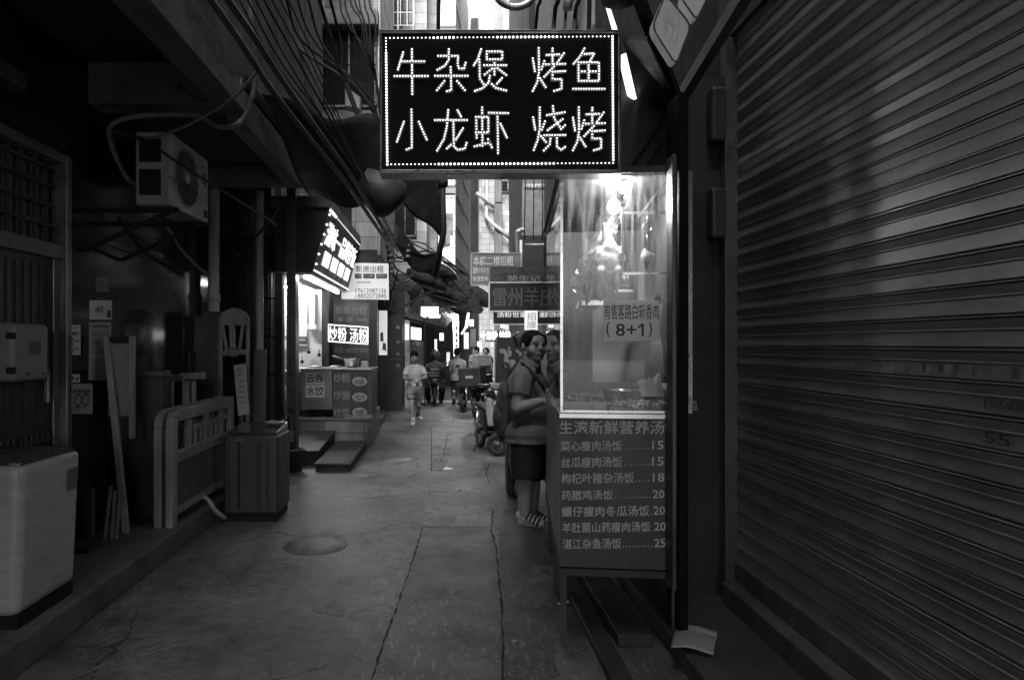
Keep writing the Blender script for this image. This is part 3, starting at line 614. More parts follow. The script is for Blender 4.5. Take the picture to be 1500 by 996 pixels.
MB().box(-2.12, -2.0, 11.86, 12.42, .47, 2.6).box(-2.0, -1.2, 12.3, 12.42, .47, 3.3).build('door_column', mat('dark_column', .03, .4), sh)
MB().box(-3.7, -2.2, 9.31, 9.44, 0, 2.62).build('front_pier', plaster_d, sh)
MB().box(-3.7, -1.7, 12.42, 12.6, 0, 4.2).build('rear_wall', plaster_d, sh)
MB().box(-9, -3.1, 9.31, 13, 3.4, 14).build('upper_wall', plaster_d, sh)
# ramps
ramp = mat('ribbed_plate', .10, .45, .4, dirt=.4)
def step(x0, x1, ya, yb, za, zb, label):
    t = thing('ramp_step', label, 'step', ((x0 + x1) / 2, ya, 0))
    MB().hexa([(x0, ya, za - .02), (x1, ya, za - .02), (x1, yb, zb - .02), (x0, yb, zb - .02), (x0, ya, za), (x1, ya, za), (x1, yb, zb), (x0, yb, zb)]).build('plate', ramp, t)
    m = MB(); n = 22
    for k in range(n): x = x0 + (x1 - x0) * (k + .5) / n; m.bar((x, ya + .01, za + .002), (x, yb - .01, zb + .002), .009, .008)
    m.build('rib', ramp, t)
    MB().hexa([(x0 + .01, ya + .03, 0), (x1 - .01, ya + .03, 0), (x1 - .01, yb, 0), (x0 + .01, yb, 0), (x0 + .01, ya + .03, za - .021), (x1 - .01, ya + .03, za - .021), (x1 - .01, yb, zb - .021), (x0 + .01, yb, zb - .021)]).build('block', mat('step_block', .05, .7, dirt=.5, var=.7, scale=12), t)
step(-1.62, -1.17, 8.55, 10.34, .105, .135, 'lower ribbed metal ramp step nearest the alley in front of the counter')
step(-2.1, -1.64, 8.95, 10.34, .20, .29, 'upper ribbed metal ramp step on the left beside the bucket')
# counters
ctm = mat('stainless', .34, .33, .85, dirt=.12, var=.06, st=(.6, .6, .6), bump=.03, rv=.05); zc = at(0, 541, 10.5).z
ct = thing('food_counter', 'stainless food counter with a red menu front and dish pictures on the platform', 'counter', (-1.8, 10.8, .47))
MB().box(at(440, 0, 10.55).x, at(487, 0, 10.55).x, 10.55, 11.2, at(0, 600, 10.55).z, zc - .012).build('cabinet', ctm, ct, bev=.008)
MB().box(at(487.5, 0, 10.42).x, -1.1, 10.42, 11.2, .49, zc - .012).build('menu_front', mat('red_panel', .09, .45, var=.1), ct)
MB().box(at(437, 0, 10.5).x, -1.08, 10.4, 11.22, zc - .01, zc + .02).build('worktop', ctm, ct, bev=.005)
MB().box(at(488, 0, 10.4).x, -1.09, 10.39, 10.42, .475, .52).build('plinth', alu, ct)
MB().box(at(414, 0, 10.6).x - .2, at(437, 0, 10.6).x, 10.7, 11.8, 1.10, 1.17).box(at(414, 0, 10.6).x - .2, at(436, 0, 10.6).x, 10.74, 11.8, .47, 1.09).build('side_table', mat('side_table', .2, .5), ct)
MB().cyl((-2.05, 10.75, .47), (-2.05, 10.75, .62), .03).cyl((-1.85, 10.75, .47), (-1.85, 10.75, .62), .03).box(-2.18, -1.74, 10.72, 11.1, .5, .56).build('caster_frame', dk, ct)
letter_w = mat('lettering_white', .6, .5, bump=0); letter_g = mat('lettering_pale', .34, .5, bump=0)
words(ct, letter_g, [('炒粉', 488.5, 547, 512.5, 560), ('炒面', 488.5, 572.5, 512.5, 585.5), ('炒饭', 488.5, 597.5, 512.5, 610)], lambda x, y: at(x, y, 10.418), bold=.006)
m1 = MB(); m2 = MB(); m3 = MB(); rn = random.Random(2)
for k, (y0, y1) in enumerate(((546, 568), (570, 590), (593, 611))):
    m1.slab(at(514, y1, 10.416), at(539, y1, 10.416), at(539, y0, 10.416), at(514, y0, 10.416), (0, -.002, 0))
    c = at(527, (y0 + y1) / 2 + 2, 10.41); m2.lathe([(0, -.002), (.1, -.002), (.115, 0)], c, 24, 'y')
    o0 = len(m2.v) - 72
    for i in range(o0, len(m2.v)): x, y, z = m2.v[i]; m2.v[i] = (x, y, c.z + (z - c.z) * .62)
    for _ in range(60):
        a, r = rn.uniform(0, 6.28), rn.random() ** .5 * .075; q = V((c.x + r * math.cos(a), 10.404, c.z + .012 + r * .6 * math.sin(a)))
        m3.tube([q, q + V((rn.uniform(-.03, .03), -.003, rn.uniform(-.015, .015)))], .004, 4)
m1.build('dish_picture', mat('picture_dark', .06, .5), ct); m2.build('picture_plate', mat('picture_plate', .42, .5), ct); m3.build('picture_food', mat('picture_food', .25, .5, var=.7, scale=40), ct)
for s, y0, y1 in (('云吞', 546, 563), ('水饺', 564, 582)):
    t = MB().slab(at(447.5, y1, 10.545), at(475.5, y1, 10.545), at(475.5, y0, 10.545), at(447.5, y0, 10.545), (0, -.002, 0)).build('paper_sign', mat('paper_bright', .78, .7, var=.05, bump=0), label={'云吞': 'upper white paper with two characters taped to the steel counter', '水饺': 'lower white paper with two characters taped to the steel counter'}[s], cat='paper sign')
    words(t, ink, [(s, 449, y0 + 2, 474, y1 - 2.5)], lambda x, y: at(x, y, 10.542), 'print', .01, .001)
c = at(515, 541, 10.8); wk = thing('mixing_bowl', 'shiny steel bowl with ladle handle on the noodle counter', 'bowl', (c.x, 10.8, zc + .02))
MB().lathe([(.0, .0), (.07, 0), (.105, .03), (.125, .14), (.13, .142), (.12, .14), (.1, .04)], (c.x, 10.8, zc + .02), 28).build('bowl', mat('chrome_bowl', .65, .12, 1), wk)
MB().tube([(c.x - .1, 10.8, zc + .14), at(487, 521, 10.85)], .008, 6).build('ladle', alu, wk)
for i, (px, r) in enumerate(((463, .11), (492, .1))):
    c = at(px, 540, 10.85); MB().lathe([(0, .03), (r * .5, .03), (r, .012), (r, 0), (0, 0)], (c.x, 10.85, zc + .021), 24).build('pot_lid', ctm, label=['flat pot lid on the left end of the noodle counter', 'flat pot lid beside the shiny bowl on the noodle counter'][i], cat='lid', group='lids on the counter')
c = at(534, 535, 10.8); MB().box(c.x - .05, c.x + .06, 10.75, 10.9, zc + .021, zc + .12).build('condiment_box', mat('box_pale', .4, .5), label='small pale box at the alley end of the noodle counter', cat='box', bev=.006)
# menu board inside, and the torn lower sheet
b0 = lambda x, y: at(x, y, 11.86)
mbd = thing('menu_board', 'tall white menu board on the lit shop wall', 'menu board', b0(432, 508))
MB().slab(b0(405, 507), b0(450, 507), b0(450, 422), b0(405, 422), (0, .02, 0)).build('panel', mat('menu_white', .55, .5, var=.04, bump=0), mbd, bev=.006)
m = MB(); rn = random.Random(9)
for y in (435, 463): m.slab(b0(416, y + 3), b0(446, y + 3), b0(446, y), b0(416, y), (0, -.002, 0))
m.build('heading_band', mat('band_grey', .22, .5), mbd)
m = MB()
for y in [440.5 + 3 * i for i in range(7)] + [469 + 3.2 * i for i in range(6)]:
    x = 416
    while x < 428: m.slab(b0(x, y + 1.4), b0(x + 1.3, y + 1.4), b0(x + 1.3, y), b0(x, y), (0, -.002, 0)); x += 1.7
    for x in (431, 434, 438, 443): m.slab(b0(x, y + 1.2), b0(x + 2, y + 1.2), b0(x + 2, y + .2), b0(x, y + .2), (0, -.002, 0))
lettering(m, '云吞', b0(424, 466), b0(437, 466), b0(424, 463.3), .01, .003, .003); lettering(m, '元', b0(415, 427), b0(420, 427), b0(415, 423), .01, .002, .002)
m.build('menu_print', mat('print_grey', .1, .5), mbd)
m = MB().slab(b0(427, 504), b0(450, 504), b0(450, 493), b0(427, 493), (0, -.003, 0)); m.build('menu_footer', mat('footer_dark', .07, .5), mbd)
words(mbd, letter_w, [('美味云吞 鲜香面', 429, 496, 448, 500)], lambda x, y: b0(x, y) + V((0, -.004, 0)))
t = MB().slab(at(410, 513, 11.8), at(425, 513, 11.8), at(425, 490, 11.8), at(410, 490, 11.8), (0, .004, 0)).build('menu_sheet', mat('menu_white', .55), label='small paper sheet hung over the lower corner of the menu board', cat='menu sheet')
words(t, ink, [('饺', 417, 492, 421, 496)], flat(11.797), 'print')
ow = thing('wall_pipe', 'white square pipe with box end on the lit shop wall', 'pipe', b0(459, 482))
MB().bar(b0(459, 430), b0(459, 476), .05).build('pipe', white_wall, ow); MB().slab(b0(451, 483), b0(465, 483), b0(465, 476), b0(451, 476), (0, -.06, 0)).build('box_end', white_wall, ow, bev=.006)
for i, (px, py) in enumerate(((453, 513), (468, 517), (443, 527))):
    c = b0(px, py); MB().lathe([(0, -.06), (.03, -.06), (.03, -.02), (.008, 0), (.006, .06), (0, .06)], (c.x, c.y - .03, c.z), 12).build('hanging_scoop', dk, label=['dark scoop hanging beneath the right corner of the menu board', 'dark scoop hanging nearest the shop column', 'lowest dark scoop on the lit shop wall'][i], cat='scoop', group='scoops hung on the shop wall')
for i, (px, py, s_) in enumerate(((415, 575, .11), (433, 567, .08))):
    c = at(px, py, 10.2 + i * .3); m = MB(); m.lathe([(0, -s_ * 1.1), (s_ * .8, -s_ * 1.05), (s_ * .95, -s_ * .6), (s_ * .5, s_ * .5), (.01, s_ * 1.3), (0, s_ * 1.3)], c, 14); m.build('plastic_bag', mat('bag_film', .42, .35, bump=.8, bs=25, bd=.03), label=['pale plastic bag hanging at the left of the steel counter', 'narrow pale plastic bag hanging against the steel counter side'][i], cat='bag')
# fire extinguisher and bucket
c = gr(427, 668, 0); c = at(427, 690, 8.6); fe = thing('fire_extinguisher', 'dark fire extinguisher standing in front of the steps', 'fire extinguisher', (c.x, 8.6, .28))
MB().lathe([(0, .0), (.055, .0), (.06, .02), (.06, .33), (.04, .39), (.018, .41), (.018, .45), (0, .45)], (c.x, 8.6, .28), 20).build('cylinder', mat('ext_red', .045, .3), fe)
MB().box(c.x - .03, c.x + .05, 8.59, 8.61, .73, .76).box(c.x - .05, c.x + .03, 8.58, 8.6, .77, .79).build('valve', dk, fe)
MB().slab((c.x - .03, 8.538, .38), (c.x + .04, 8.542, .38), (c.x + .04, 8.542, .52), (c.x - .03, 8.538, .52), (0, -.003, 0)).build('sticker', mat('ext_label', .3, .5, var=.6, scale=40), fe)
bk = MB().lathe([(0, 0), (.1, 0), (.135, .26), (.15, .265), (.15, .28), (.13, .28), (.1, .05), (0, .05)], (c.x + .03, 8.6, 0), 24); bk.build('bucket', mat('bucket_grey', .1, .6, dirt=.4), label='dirty plastic bucket under the fire extinguisher', cat='bucket')
MB().tube([at(405, 560, 8.6), at(423, 640, 8.62)], .011, 6).build('broom_stick', dk, label='thin dark stick leaning beside the fire extinguisher', cat='stick')
# sign box with lit face
Xt, Zt, Xb, Zb, Ya, Yb = -1.503, 3.39, -1.73, 2.55, 9.0, 12.28
sb = thing('shop_signbox', 'dark boxed shop sign with lit characters and four bright panels over the noodle counter', 'sign', (-1.8, 10.6, 2.55))
MB().hexa([(-2.25, Ya, Zb), (Xb, Ya, Zb), (Xb, Yb, Zb), (-2.25, Yb, Zb), (-2.25, Ya, Zt), (Xt, Ya, Zt), (Xt, Yb, Zt), (-2.25, Yb, Zt)]).build('box', mat('sign_black', .022, .5, dirt=.3), sb)
MB().hexa([(-2.28, Ya - .03, Zt + .002), (Xt + .02, Ya - .03, Zt + .002), (Xt + .02, Yb, Zt + .002), (-2.28, Yb, Zt + .002), (-2.28, Ya - .03, Zt + .16), (Xt + .0, Ya - .03, Zt + .16), (Xt + .0, Yb, Zt + .16), (-2.28, Yb, Zt + .16)]).build('cap', mat('sign_cap', .1, .5), sb, bev=.01)
def SF(u, v): return V((Xb + (Xt - Xb) * v + .004, Ya + (Yb - Ya) * u, Zb + (Zt - Zb) * v))     # u along the alley, v up
led_hot = emit('led_white', 9); led_soft = emit('led_soft', .9)
m = MB(); lettering(m, '湛味一品煲仔饭', SF(.06, .47), SF(.95, .47), SF(.06, .84), .0, .006, .004); m.build('lit_characters', emit('sign_letters', .75), sb)
m = MB()
for k in range(4): u = .13 + k * .205; m.slab(SF(u, .17), SF(u + .15, .17), SF(u + .15, .4), SF(u, .4), (.006, 0, 0))
m.build('lit_panels', emit('sign_panels', .55), sb)
m = MB()
for k in range(34): m.ell(SF(.01 + k * .029, .03) + V((.01, 0, 0)), .011, nu=8, nv=5)
for k in range(30): m.ell(SF(.01 + k * .033, .97) + V((.01, 0, 0)), .018 if k < 5 else .006, nu=8, nv=5)
for k in range(6): m.ell(SF(.012, .13 + k * .155) + V((.01, 0, 0)), .015, nu=8, nv=5)
m.build('border_lights', led_soft, sb)
tube = emit('tube_light', 12)
tl_ = thing('tube_lamp', 'pair of bright fluorescent tubes under the dark shop sign', 'lamp', (-1.85, 10.5, 2.53))
MB().box(-1.98, -1.75, 9.0, 12.2, 2.515, 2.545).build('housing', alu, tl_)
for a, b in ((9.15, 10.45), (10.6, 12.0)): MB().cyl((-1.86, a, 2.495), (-1.86, b, 2.495), .016).build('tube', tube, tl_)
tl2_ = thing('ceiling_lamp', 'glaring ceiling lamp at the top of the lit shop wall', 'lamp', (-2.6, 11.2, 2.6))
MB().box(-2.95, -2.45, 11.5, 11.56, 2.585, 2.618).build('housing', alu, tl2_); MB().cyl((-2.95, 11.53, 2.56), (-2.45, 11.53, 2.56), .022).build('tube', emit('tube_inside', 130), tl2_)
# rent signs and the LED strip sign
F = flat(12.25)
rs = thing('rental_sign', 'white rental sign with two phone numbers sticking out over the alley', 'sign', at(545, 438, 12.27))
MB().slab(at(500, 438, 12.27), at(569.5, 439, 12.27), at(569, 386, 12.27), at(500, 385, 12.27), (0, .06, 0)).build('panel', emit('rental_sign_glow', .14, 1, False), rs, bev=.01)  # panel gives off a weak even glow
words(rs, mat('sign_ink', .16, .5), [('新房出租', 521, 389, 562, 399), ('17612087136', 521, 422.5, 566, 429), ('18802072845', 521, 430, 566, 437)], lambda x, y: at(x, y, 12.265), bold=.006)
m = MB()
for a, b in ((520, 530), (532, 549), (551, 567)): m.slab(at(a, 408, 12.266), at(b, 408, 12.266), at(b, 401, 12.266), at(a, 401, 12.266), (0, -.003, 0))
m.build('band', mat('sign_band', .12, .5), rs)
words(rs, letter_w, [('单间', 521.5, 402, 529, 406.5), ('一房', 536, 402, 546, 406.5), ('两房', 554, 402, 564, 406.5)], lambda x, y: at(x, y, 12.26))
words(rs, mat('sign_ink', .16), [('免押租房', 523, 412, 543, 415)], lambda x, y: at(x, y, 12.265), bold=0)
rp = thing('rental_poster', 'dim rental poster with pale characters on the dark shop column', 'poster', at(515, 520, 12.28))
MB().slab(at(489, 527, 12.29), at(541, 527, 12.29), at(541, 444, 12.29), at(489, 444, 12.29), (0, -.006, 0)).build('panel', mat('poster_mid', .10, .35), rp)
words(rp, letter_g, [('新房出租', 491, 449, 537, 460.5), ('单  间', 495, 464, 516, 472), ('精装修', 522, 467, 537, 470.5), ('电话:18802072845', 490, 509, 539, 517)], lambda x, y: at(x, y, 12.28), bold=.004)
ls = thing('led_sign', 'small lit LED sign reading 炒粉 汤粉 behind the noodle counter', 'sign', at(510, 505, 12.1))
LF = lambda x, y: at(x, y + (x - 480) * .07, 11.78)
MB().slab(LF(480, 501), LF(540, 501), LF(540, 474), LF(480, 474), (0, .05, 0)).build('panel', mat('sign_black', .02), ls)
m = MB(); lettering(m, '炒粉 汤粉', LF(481.5, 498), LF(538.5, 498), LF(481.5, 478), .0, .006, .002); m.build('lit_characters', emit('led_text', .7, 1, False), ls)
m = MB()
for k in range(30): m.ell(LF(481.5 + 57 * k / 29, 475.5), .012, nu=6, nv=4); m.ell(LF(481.5 + 57 * k / 29, 499.8), .012, nu=6, nv=4)
for k in range(1, 10): m.ell(LF(481.3, 475.5 + 24 * k / 10), .012, nu=6, nv=4); m.ell(LF(538.8, 475.5 + 24 * k / 10), .012, nu=6, nv=4)
m.build('border_lights', emit('led_dot_dim', .6, 1, False), ls)
# ================================================================== the big LED sign
YS = 3.5
S = lambda zx, zy: at(540 + zx * .25333, 30 + zy * .25333, YS)
lb = thing('led_signboard', 'large black LED signboard with ten dotted characters hanging over the alley', 'sign', at(732, 255, YS + .06))
MB().box(at(559, 0, YS).x, at(906, 0, YS).x, YS + .004, YS + .11, at(0, 253, YS).z, at(0, 47, YS).z).build('panel', mat('led_panel', .008, .55, var=.15, bump=0, rv=.05, spec=.12), lb)
fm = mat('sign_frame', .28, .35, .8, dirt=.3)
x0, x1, z0, z1 = at(556, 0, YS).x, at(909, 0, YS).x, at(0, 255.5, YS).z, at(0, 45, YS).z; t_ = .016
MB().box(x0, x1, YS - .012, YS + .12, z1 - t_, z1).box(x0, x1, YS - .012, YS + .12, z0, z0 + t_ + .006).box(x0, x0 + .012, YS - .0125, YS + .121, z0 + t_, z1 - t_).box(x1 - .012, x1, YS - .0125, YS + .121, z0 + t_, z1 - t_).build('frame', fm, lb, bev=.003)
m = MB()
for zx in (285, 745, 955, 1175): m.ell(S(zx, 866) + V((0, -.014, 0)), .0045, nu=8, nv=5)
for zx in (300, 750, 1160): m.ell(S(zx, 66) + V((0, -.014, 0)), .0035, nu=8, nv=5)
m.build('screw', dk, lb)
MB().bar((x0 + .3, YS + .06, z1), (x0 + .32, YS + .1, z1 + 1.4), .02).build('hanger', dk, lb)
MB().bar((x1 - .15, YS + .06, z1), (x1 - .1, YS + .2, z1 + 1.2), .02).build('hanger', dk, lb)
CH = {  # the lit strokes, as seen on the sign
'牛': [[(200, 190), (170, 288)], [(192, 242), (322, 242)], [(150, 326), (342, 326)], [(250, 172), (253, 430)]],
'杂': [[(463, 172), (463, 232), (440, 268), (398, 290)], [(402, 210), (518, 210), (514, 258), (522, 282), (552, 284), (560, 250)], [(384, 325), (572, 325)], [(474, 275), (478, 408), (452, 414)], [(438, 355), (395, 408)], [(512, 355), (556, 408)]],
'煲': [[(650, 172), (630, 230), (608, 264)], [(640, 232), (642, 340), (664, 372)], [(682, 185), (772, 185), (772, 230), (682, 230), (682, 185)], [(668, 264), (795, 264)], [(727, 235), (727, 318)], [(712, 285), (670, 318)], [(745, 282), (795, 320)], [(700, 325), (694, 362), (660, 396), (614, 412)], [(700, 362), (735, 395), (795, 410)], [(770, 338), (742, 370)]],
'烤': [[(948, 225), (960, 298)], [(1015, 240), (998, 288)], [(982, 165), (984, 300), (974, 362), (948, 412)], [(990, 340), (1022, 390)], [(1028, 205), (1100, 202)], [(1062, 168), (1062, 256)], [(1008, 260), (1135, 256)], [(1128, 195), (1080, 262), (1015, 330)], [(1062, 302), (1062, 340)], [(1062, 302), (1135, 298)], [(1060, 346), (1114, 344), (1114, 400), (1072, 412)]],
'鱼': [[(1246, 168), (1220, 215), (1184, 255)], [(1232, 200), (1302, 196), (1280, 238)], [(1212, 248), (1330, 248), (1330, 354), (1212, 354), (1212, 248)], [(1270, 250), (1270, 352)], [(1214, 300), (1328, 300)], [(1182, 400), (1362, 400)]],
'小': [[(248, 520), (250, 738), (220, 750)], [(204, 590), (164, 704)], [(290, 590), (336, 692)]],
'龙': [[(384, 580), (568, 580)], [(460, 522), (452, 620), (435, 690), (396, 756)], [(514, 524), (534, 560)], [(490, 590), (492, 730), (515, 752), (555, 745), (566, 712)], [(545, 628), (500, 700), (452, 744)]],
'虾': [[(620, 562), (692, 562), (692, 652), (620, 652)], [(622, 566), (624, 682)], [(656, 508), (658, 728)], [(612, 732), (690, 712)], [(690, 690), (712, 738)], [(694, 538), (806, 540)], [(744, 545), (748, 770)], [(762, 602), (798, 680)]],
'烧': [[(950, 565), (962, 635)], [(1018, 588), (1000, 636)], [(988, 508), (988, 630), (978, 690), (954, 752)], [(996, 672), (1024, 706)], [(1030, 552), (1132, 535)], [(1064, 500), (1072, 570), (1112, 632), (1134, 610)], [(1120, 575), (1034, 638)], [(1015, 668), (1136, 666)], [(1052, 672), (1046, 720), (1012, 756)], [(1086, 670), (1088, 735), (1112, 752), (1134, 735)]],
}
CH['烤 '] = [[(x + 232 - (x - 948) * .02, y + 342) for x, y in st_] for st_ in CH['烤']]
dot = emit('led_dot', 1.5, 1, False); strip = emit('acrylic_painted_glow', .025, 1, False); strip.node_tree.nodes['Principled BSDF'].inputs['Base Color'].default_value = (.07, .07, .07, 1)  # strokes emit weakly, a painted glow around the dots
for ch, strokes in CH.items():
    m = MB(); m2 = MB(); seen = []
    for st_ in strokes:
        P = [S(*p) + V((0, -.004, 0)) for p in st_]
        for i in range(len(P) - 1): m2.bar(P[i], P[i + 1], .017, .006, up=(0, 1, 0))
        for p in P: m2.lathe([(0, -.003), (.0085, -.003), (.0085, .003)], p, 10, 'y')
        L_ = sum((P[i + 1] - P[i]).length for i in range(len(P) - 1)); n = max(1, round(L_ / .0138))
        for k in range(n + 1):
            s_ = L_ * k / n; i = 0
            while i < len(P) - 2 and s_ > (P[i + 1] - P[i]).length: s_ -= (P[i + 1] - P[i]).length; i += 1
            q = P[i].lerp(P[i + 1], min(1, s_ / (P[i + 1] - P[i]).length))
            if all((q - s2).length > .0085 for s2 in seen): seen.append(q); m.ell(q + V((0, -.004, 0)), .0031, nu=8, nv=5)
    o = m.build('lit_character', dot, lb); m2.build('acrylic_stroke', strip, o)
m = MB(); m2 = MB()
def ring(a, b, n, big):
    for k in range(n):
        q = S(a[0] + (b[0] - a[0]) * k / n, a[1] + (b[1] - a[1]) * k / n) + V((0, -.002, 0)); r = .0052 if big(k / n) else .0032
        m.ell(q, r, nu=8, nv=5)
ring((100, 104), (1410, 95), 57, lambda t: .2 < t < .76 and t * 57 % 1 >= 0 and (.48 < t < .76 or t < .3)); ring((1410, 95), (1414, 826), 42, lambda t: True)
ring((1414, 826), (108, 834), 57, lambda t: .25 < t < .78); ring((108, 834), (100, 104), 42, lambda t: t < .9)
m.build('border_lights', dot, lb)

# ================================================================== the glass food stall (turned a little from the alley)
A0 = R(6.2); U = V((math.cos(A0), -math.sin(A0), 0)); D = V((math.sin(A0), math.cos(A0), 0)); O = V((.62, 3.63, 0))
def SP(u, d, z): return O + U * u + D * d + V((0, 0, z))
def fp(px, py, off=0):                  # photo pixel on the stall's front face (off = metres behind it)
    r = V(((px - 650) / 1000, 1, (504 - py) / 1000)); o = V((0, 0, 1.6)); P0 = O + D * off
    return o + r * ((P0 - o).dot(D) / r.dot(D))
def sbox(mb, u0, u1, d0, d1, z0, z1):
    return mb.hexa([SP(u0, d0, z0), SP(u1, d0, z0), SP(u1, d1, z0), SP(u0, d1, z0), SP(u0, d0, z1), SP(u1, d0, z1), SP(u1, d1, z1), SP(u0, d1, z1)])
WD, DP, ZC, ZT = .66, 1.9, 1.235, 2.50
fs = thing('food_stall', 'glass food stall with a menu front under the large LED signboard', 'stall', SP(.3, .9, 0))
steel = mat('stall_steel', .5, .22, .9, dirt=.15, st=(3, 3, .3), var=.08, bump=0, rv=.05); steel_d2 = mat('stall_steel_dark', .12, .35, .7, dirt=.4)
m = MB(); sbox(m, 0.0, WD, .0, .02, .42, 1.205); m.build('menu_front', mat('menu_red', .045, .45, dirt=.25, var=.15), fs)
m = MB(); sbox(m, 0, .02, .021, DP, .42, 1.205); m.build('side_panel', mat('side_steel_worn', .14, .4, .6, dirt=.6, var=.6, scale=9), fs)
m = MB(); sbox(m, -.008, WD, -.012, DP, 1.206, 1.236); m.build('countertop', steel, fs, bev=.004)
m = MB(); sbox(m, .02, WD, .022, DP, .40, .418); m.build('bottom_panel', dkconc, fs)
m = MB(); sbox(m, -.006, WD, -.008, .03, .375, .412); sbox(m, -.006, .03, .031, DP, .375, .412); m.build('lower_rail', mat('rust_dark', .05, .6, .3, dirt=.5), fs)
for u, dd in ((.0, 0), (.0, .75), (.0, 1.5), (.58, .02), (.58, 1.5)):
    m = MB(); sbox(m, u, u + .032, dd, dd + .032, 0, .374); m.build('leg', mat('leg_dark', .06, .5, .3, dirt=.5), fs)
m = MB()
sbox(m, 0, .014, 0, .014, 1.237, ZT)
sbox(m, .0, WD, .0, .016, ZT - .016, ZT); sbox(m, 0, .016, .017, DP, ZT - .016, ZT); sbox(m, .015, WD, 0, .012, 1.237, 1.25); sbox(m, 0, .012, .015, DP, 1.237, 1.25)
m.build('frame', mat('frame_bright', .5, .25, .9, var=.05, bump=0), fs)
m = MB(); m.add([SP(.014, .006, 1.25), SP(WD, .006, 1.25), SP(WD, .006, ZT - .016), SP(.014, .006, ZT - .016)], [(0, 1, 2, 3)]); m.build('front_pane', glass('greasy_glass', .06), fs)
m = MB(); m.add([SP(.006, .014, 1.25), SP(.006, DP - .02, 1.25), SP(.006, DP - .02, ZT - .016), SP(.006, .014, ZT - .016)], [(0, 1, 2, 3)]); m.build('side_pane', glass('side_glass', .012, ior=1.9, rough=.0), fs)
m = MB(); sbox(m, -.02, WD, -.02, DP, ZT + .002, ZT + .03); m.build('roof', mat('stall_roof', .06, .5, .3, dirt=.4), fs)
m = MB(); sbox(m, .66, .68, .0, DP, 1.24, ZT);  m.build('back_panel', mat('stall_back', .3, .35, .5, dirt=.5), fs)
for dd in (.5, 1.3):
    pass
# menu lettering on the front
G = lambda x, y: fp(x, y) + D * -.002
rows = [('菜心瘦肉汤饭.......15', 821, 646, 972, 661), ('丝瓜瘦肉汤饭.......15', 822, 669.5, 972, 685), ('枸杞叶猪杂汤饭....18', 822, 693, 973, 708.5), ('药膳鸡汤饭..........20', 822.5, 718, 973, 732.5),
        ('螺仔瘦肉冬瓜汤饭.20', 823, 741.5, 974, 757), ('羊肚菌山药瘦肉汤饭.20', 823.5, 765, 975, 780), ('湛江杂鱼汤饭..........25', 824, 789, 975, 804)]
fl = mat('menu_letter', .5, .5, var=.15, bump=0)
words(fs, fl, [('生滚新鲜营养汤饭', 819, 616, 996, 636)], G, bold=.011, th=.002)
mb = MB()
for s, a, b, c, e in rows:              # the name, the dots and the price stand at their own places
    i = s.index('.'); j = s.rindex('.') + 1; nm, pr = s[:i], s[j:]
    xn = {'菜心瘦肉汤饭': 912, '丝瓜瘦肉汤饭': 912.5, '枸杞叶猪杂汤饭': 930, '药膳鸡汤饭': 899, '螺仔瘦肉冬瓜汤饭': 952, '羊肚菌山药瘦肉汤饭': 954, '湛江杂鱼汤饭': 911}[nm]; xp = c - 17
    h = (e - b)
    def Gs(x, y): return G(x, y - (x - 820) * .012)
    lettering(mb, nm, Gs(a, e), Gs(xn - 1, e), Gs(a, b), .01, .002); lettering(mb, pr, Gs(xp, e - 1.5), Gs(c, e - 1.5), Gs(xp, b + 1), .012, .002)
    x = xn + 2
    while x < xp - 2: q = Gs(x, e - 3); mb.lathe([(0, -.002), (.0035, -.002), (.0035, 0)], q, 8, 'y'); x += 4.6
mb.build('lettering', fl, fs)
# paper with big characters stuck on the pane
ps = MB().slab(fp(884, 500, -.006), fp(965.5, 500, -.006), fp(965.5, 440, -.006), fp(884, 440, -.006), D * .003).build('paper_sign', thin_paper('paper_sign', .8), label='white paper reading (8+1) taped on the stall front glass', cat='paper sign')
words(ps, ink, [('有售客路白斩香肉', 885, 445.5, 965, 468)], lambda x, y: fp(x, y, -.007), 'print', .0, .0005)
words(ps, ink, [('(', 888, 471, 893, 494), ('8+1', 902, 474, 943, 492.5), (')', 950, 471, 955, 494)], lambda x, y: fp(x, y, -.007), 'print', .008, .0005)
MB().slab(fp(934.2, 478.6, -.0072), fp(935.2, 481, -.0072), fp(939.6, 478, -.0072), fp(939.6, 474.2, -.0072), D * -.0006).build('print', ink, ps)
# inside: bulbs, rails, hooks, poultry, bowl, trays
bulb = emit('hot_bulb', 115); bulb2 = emit('hot_bulb_small', 60)
def lamp(px, py, off, r, label):
    c = fp(px, py, off); t = thing('hanging_bulb', label, 'lamp', c)
    MB().ell(c, (r, r, r * 1.25)).build('bulb', bulb2 if r < .03 else bulb, t); MB().cyl(c + V((0, 0, r * 1.1)), c + V((0, 0, r * 1.1 + .05)), .016).build('socket', dk, t)
    MB().tube([c + V((0, 0, r * 1.1 + .05)), V((c.x, c.y, ZT - .01))], .004, 6).build('cord', dk, t)
lamp(914, 275, .16, .026, 'upper glaring bulb just under the top of the glass stall')
lamp(899, 303, .34, .034, 'lower glaring bulb hanging above the poultry in the stall')
rk = thing('hanging_rack', 'bright metal rack of square tubes inside the glass stall', 'rack', SP(.4, .35, 1.24))
m = MB(); q = .014
for a, b, off in (((912, 312), (990, 312), .3), ((912, 401), (990, 400), .3), ((912, 305), (912, 404), .3), ((926, 312), (926, 425), .55), ((900, 426), (928, 426), .55), ((978, 262), (935, 318), .25)):
    m.bar(fp(*a, off), fp(*b, off), q)
m.build('frame', steel, rk)
m = MB()
for i in range(5): m.bar(fp(862 + i * 5, 372, .35), fp(897 + i * 3, 314, .5), .007)
m.build('skewer_rail', steel, rk)
hk = thing('hook_ring', 'shiny ring hook hanging from the rack over the small plucked bird', 'hook', fp(948, 335, .3))
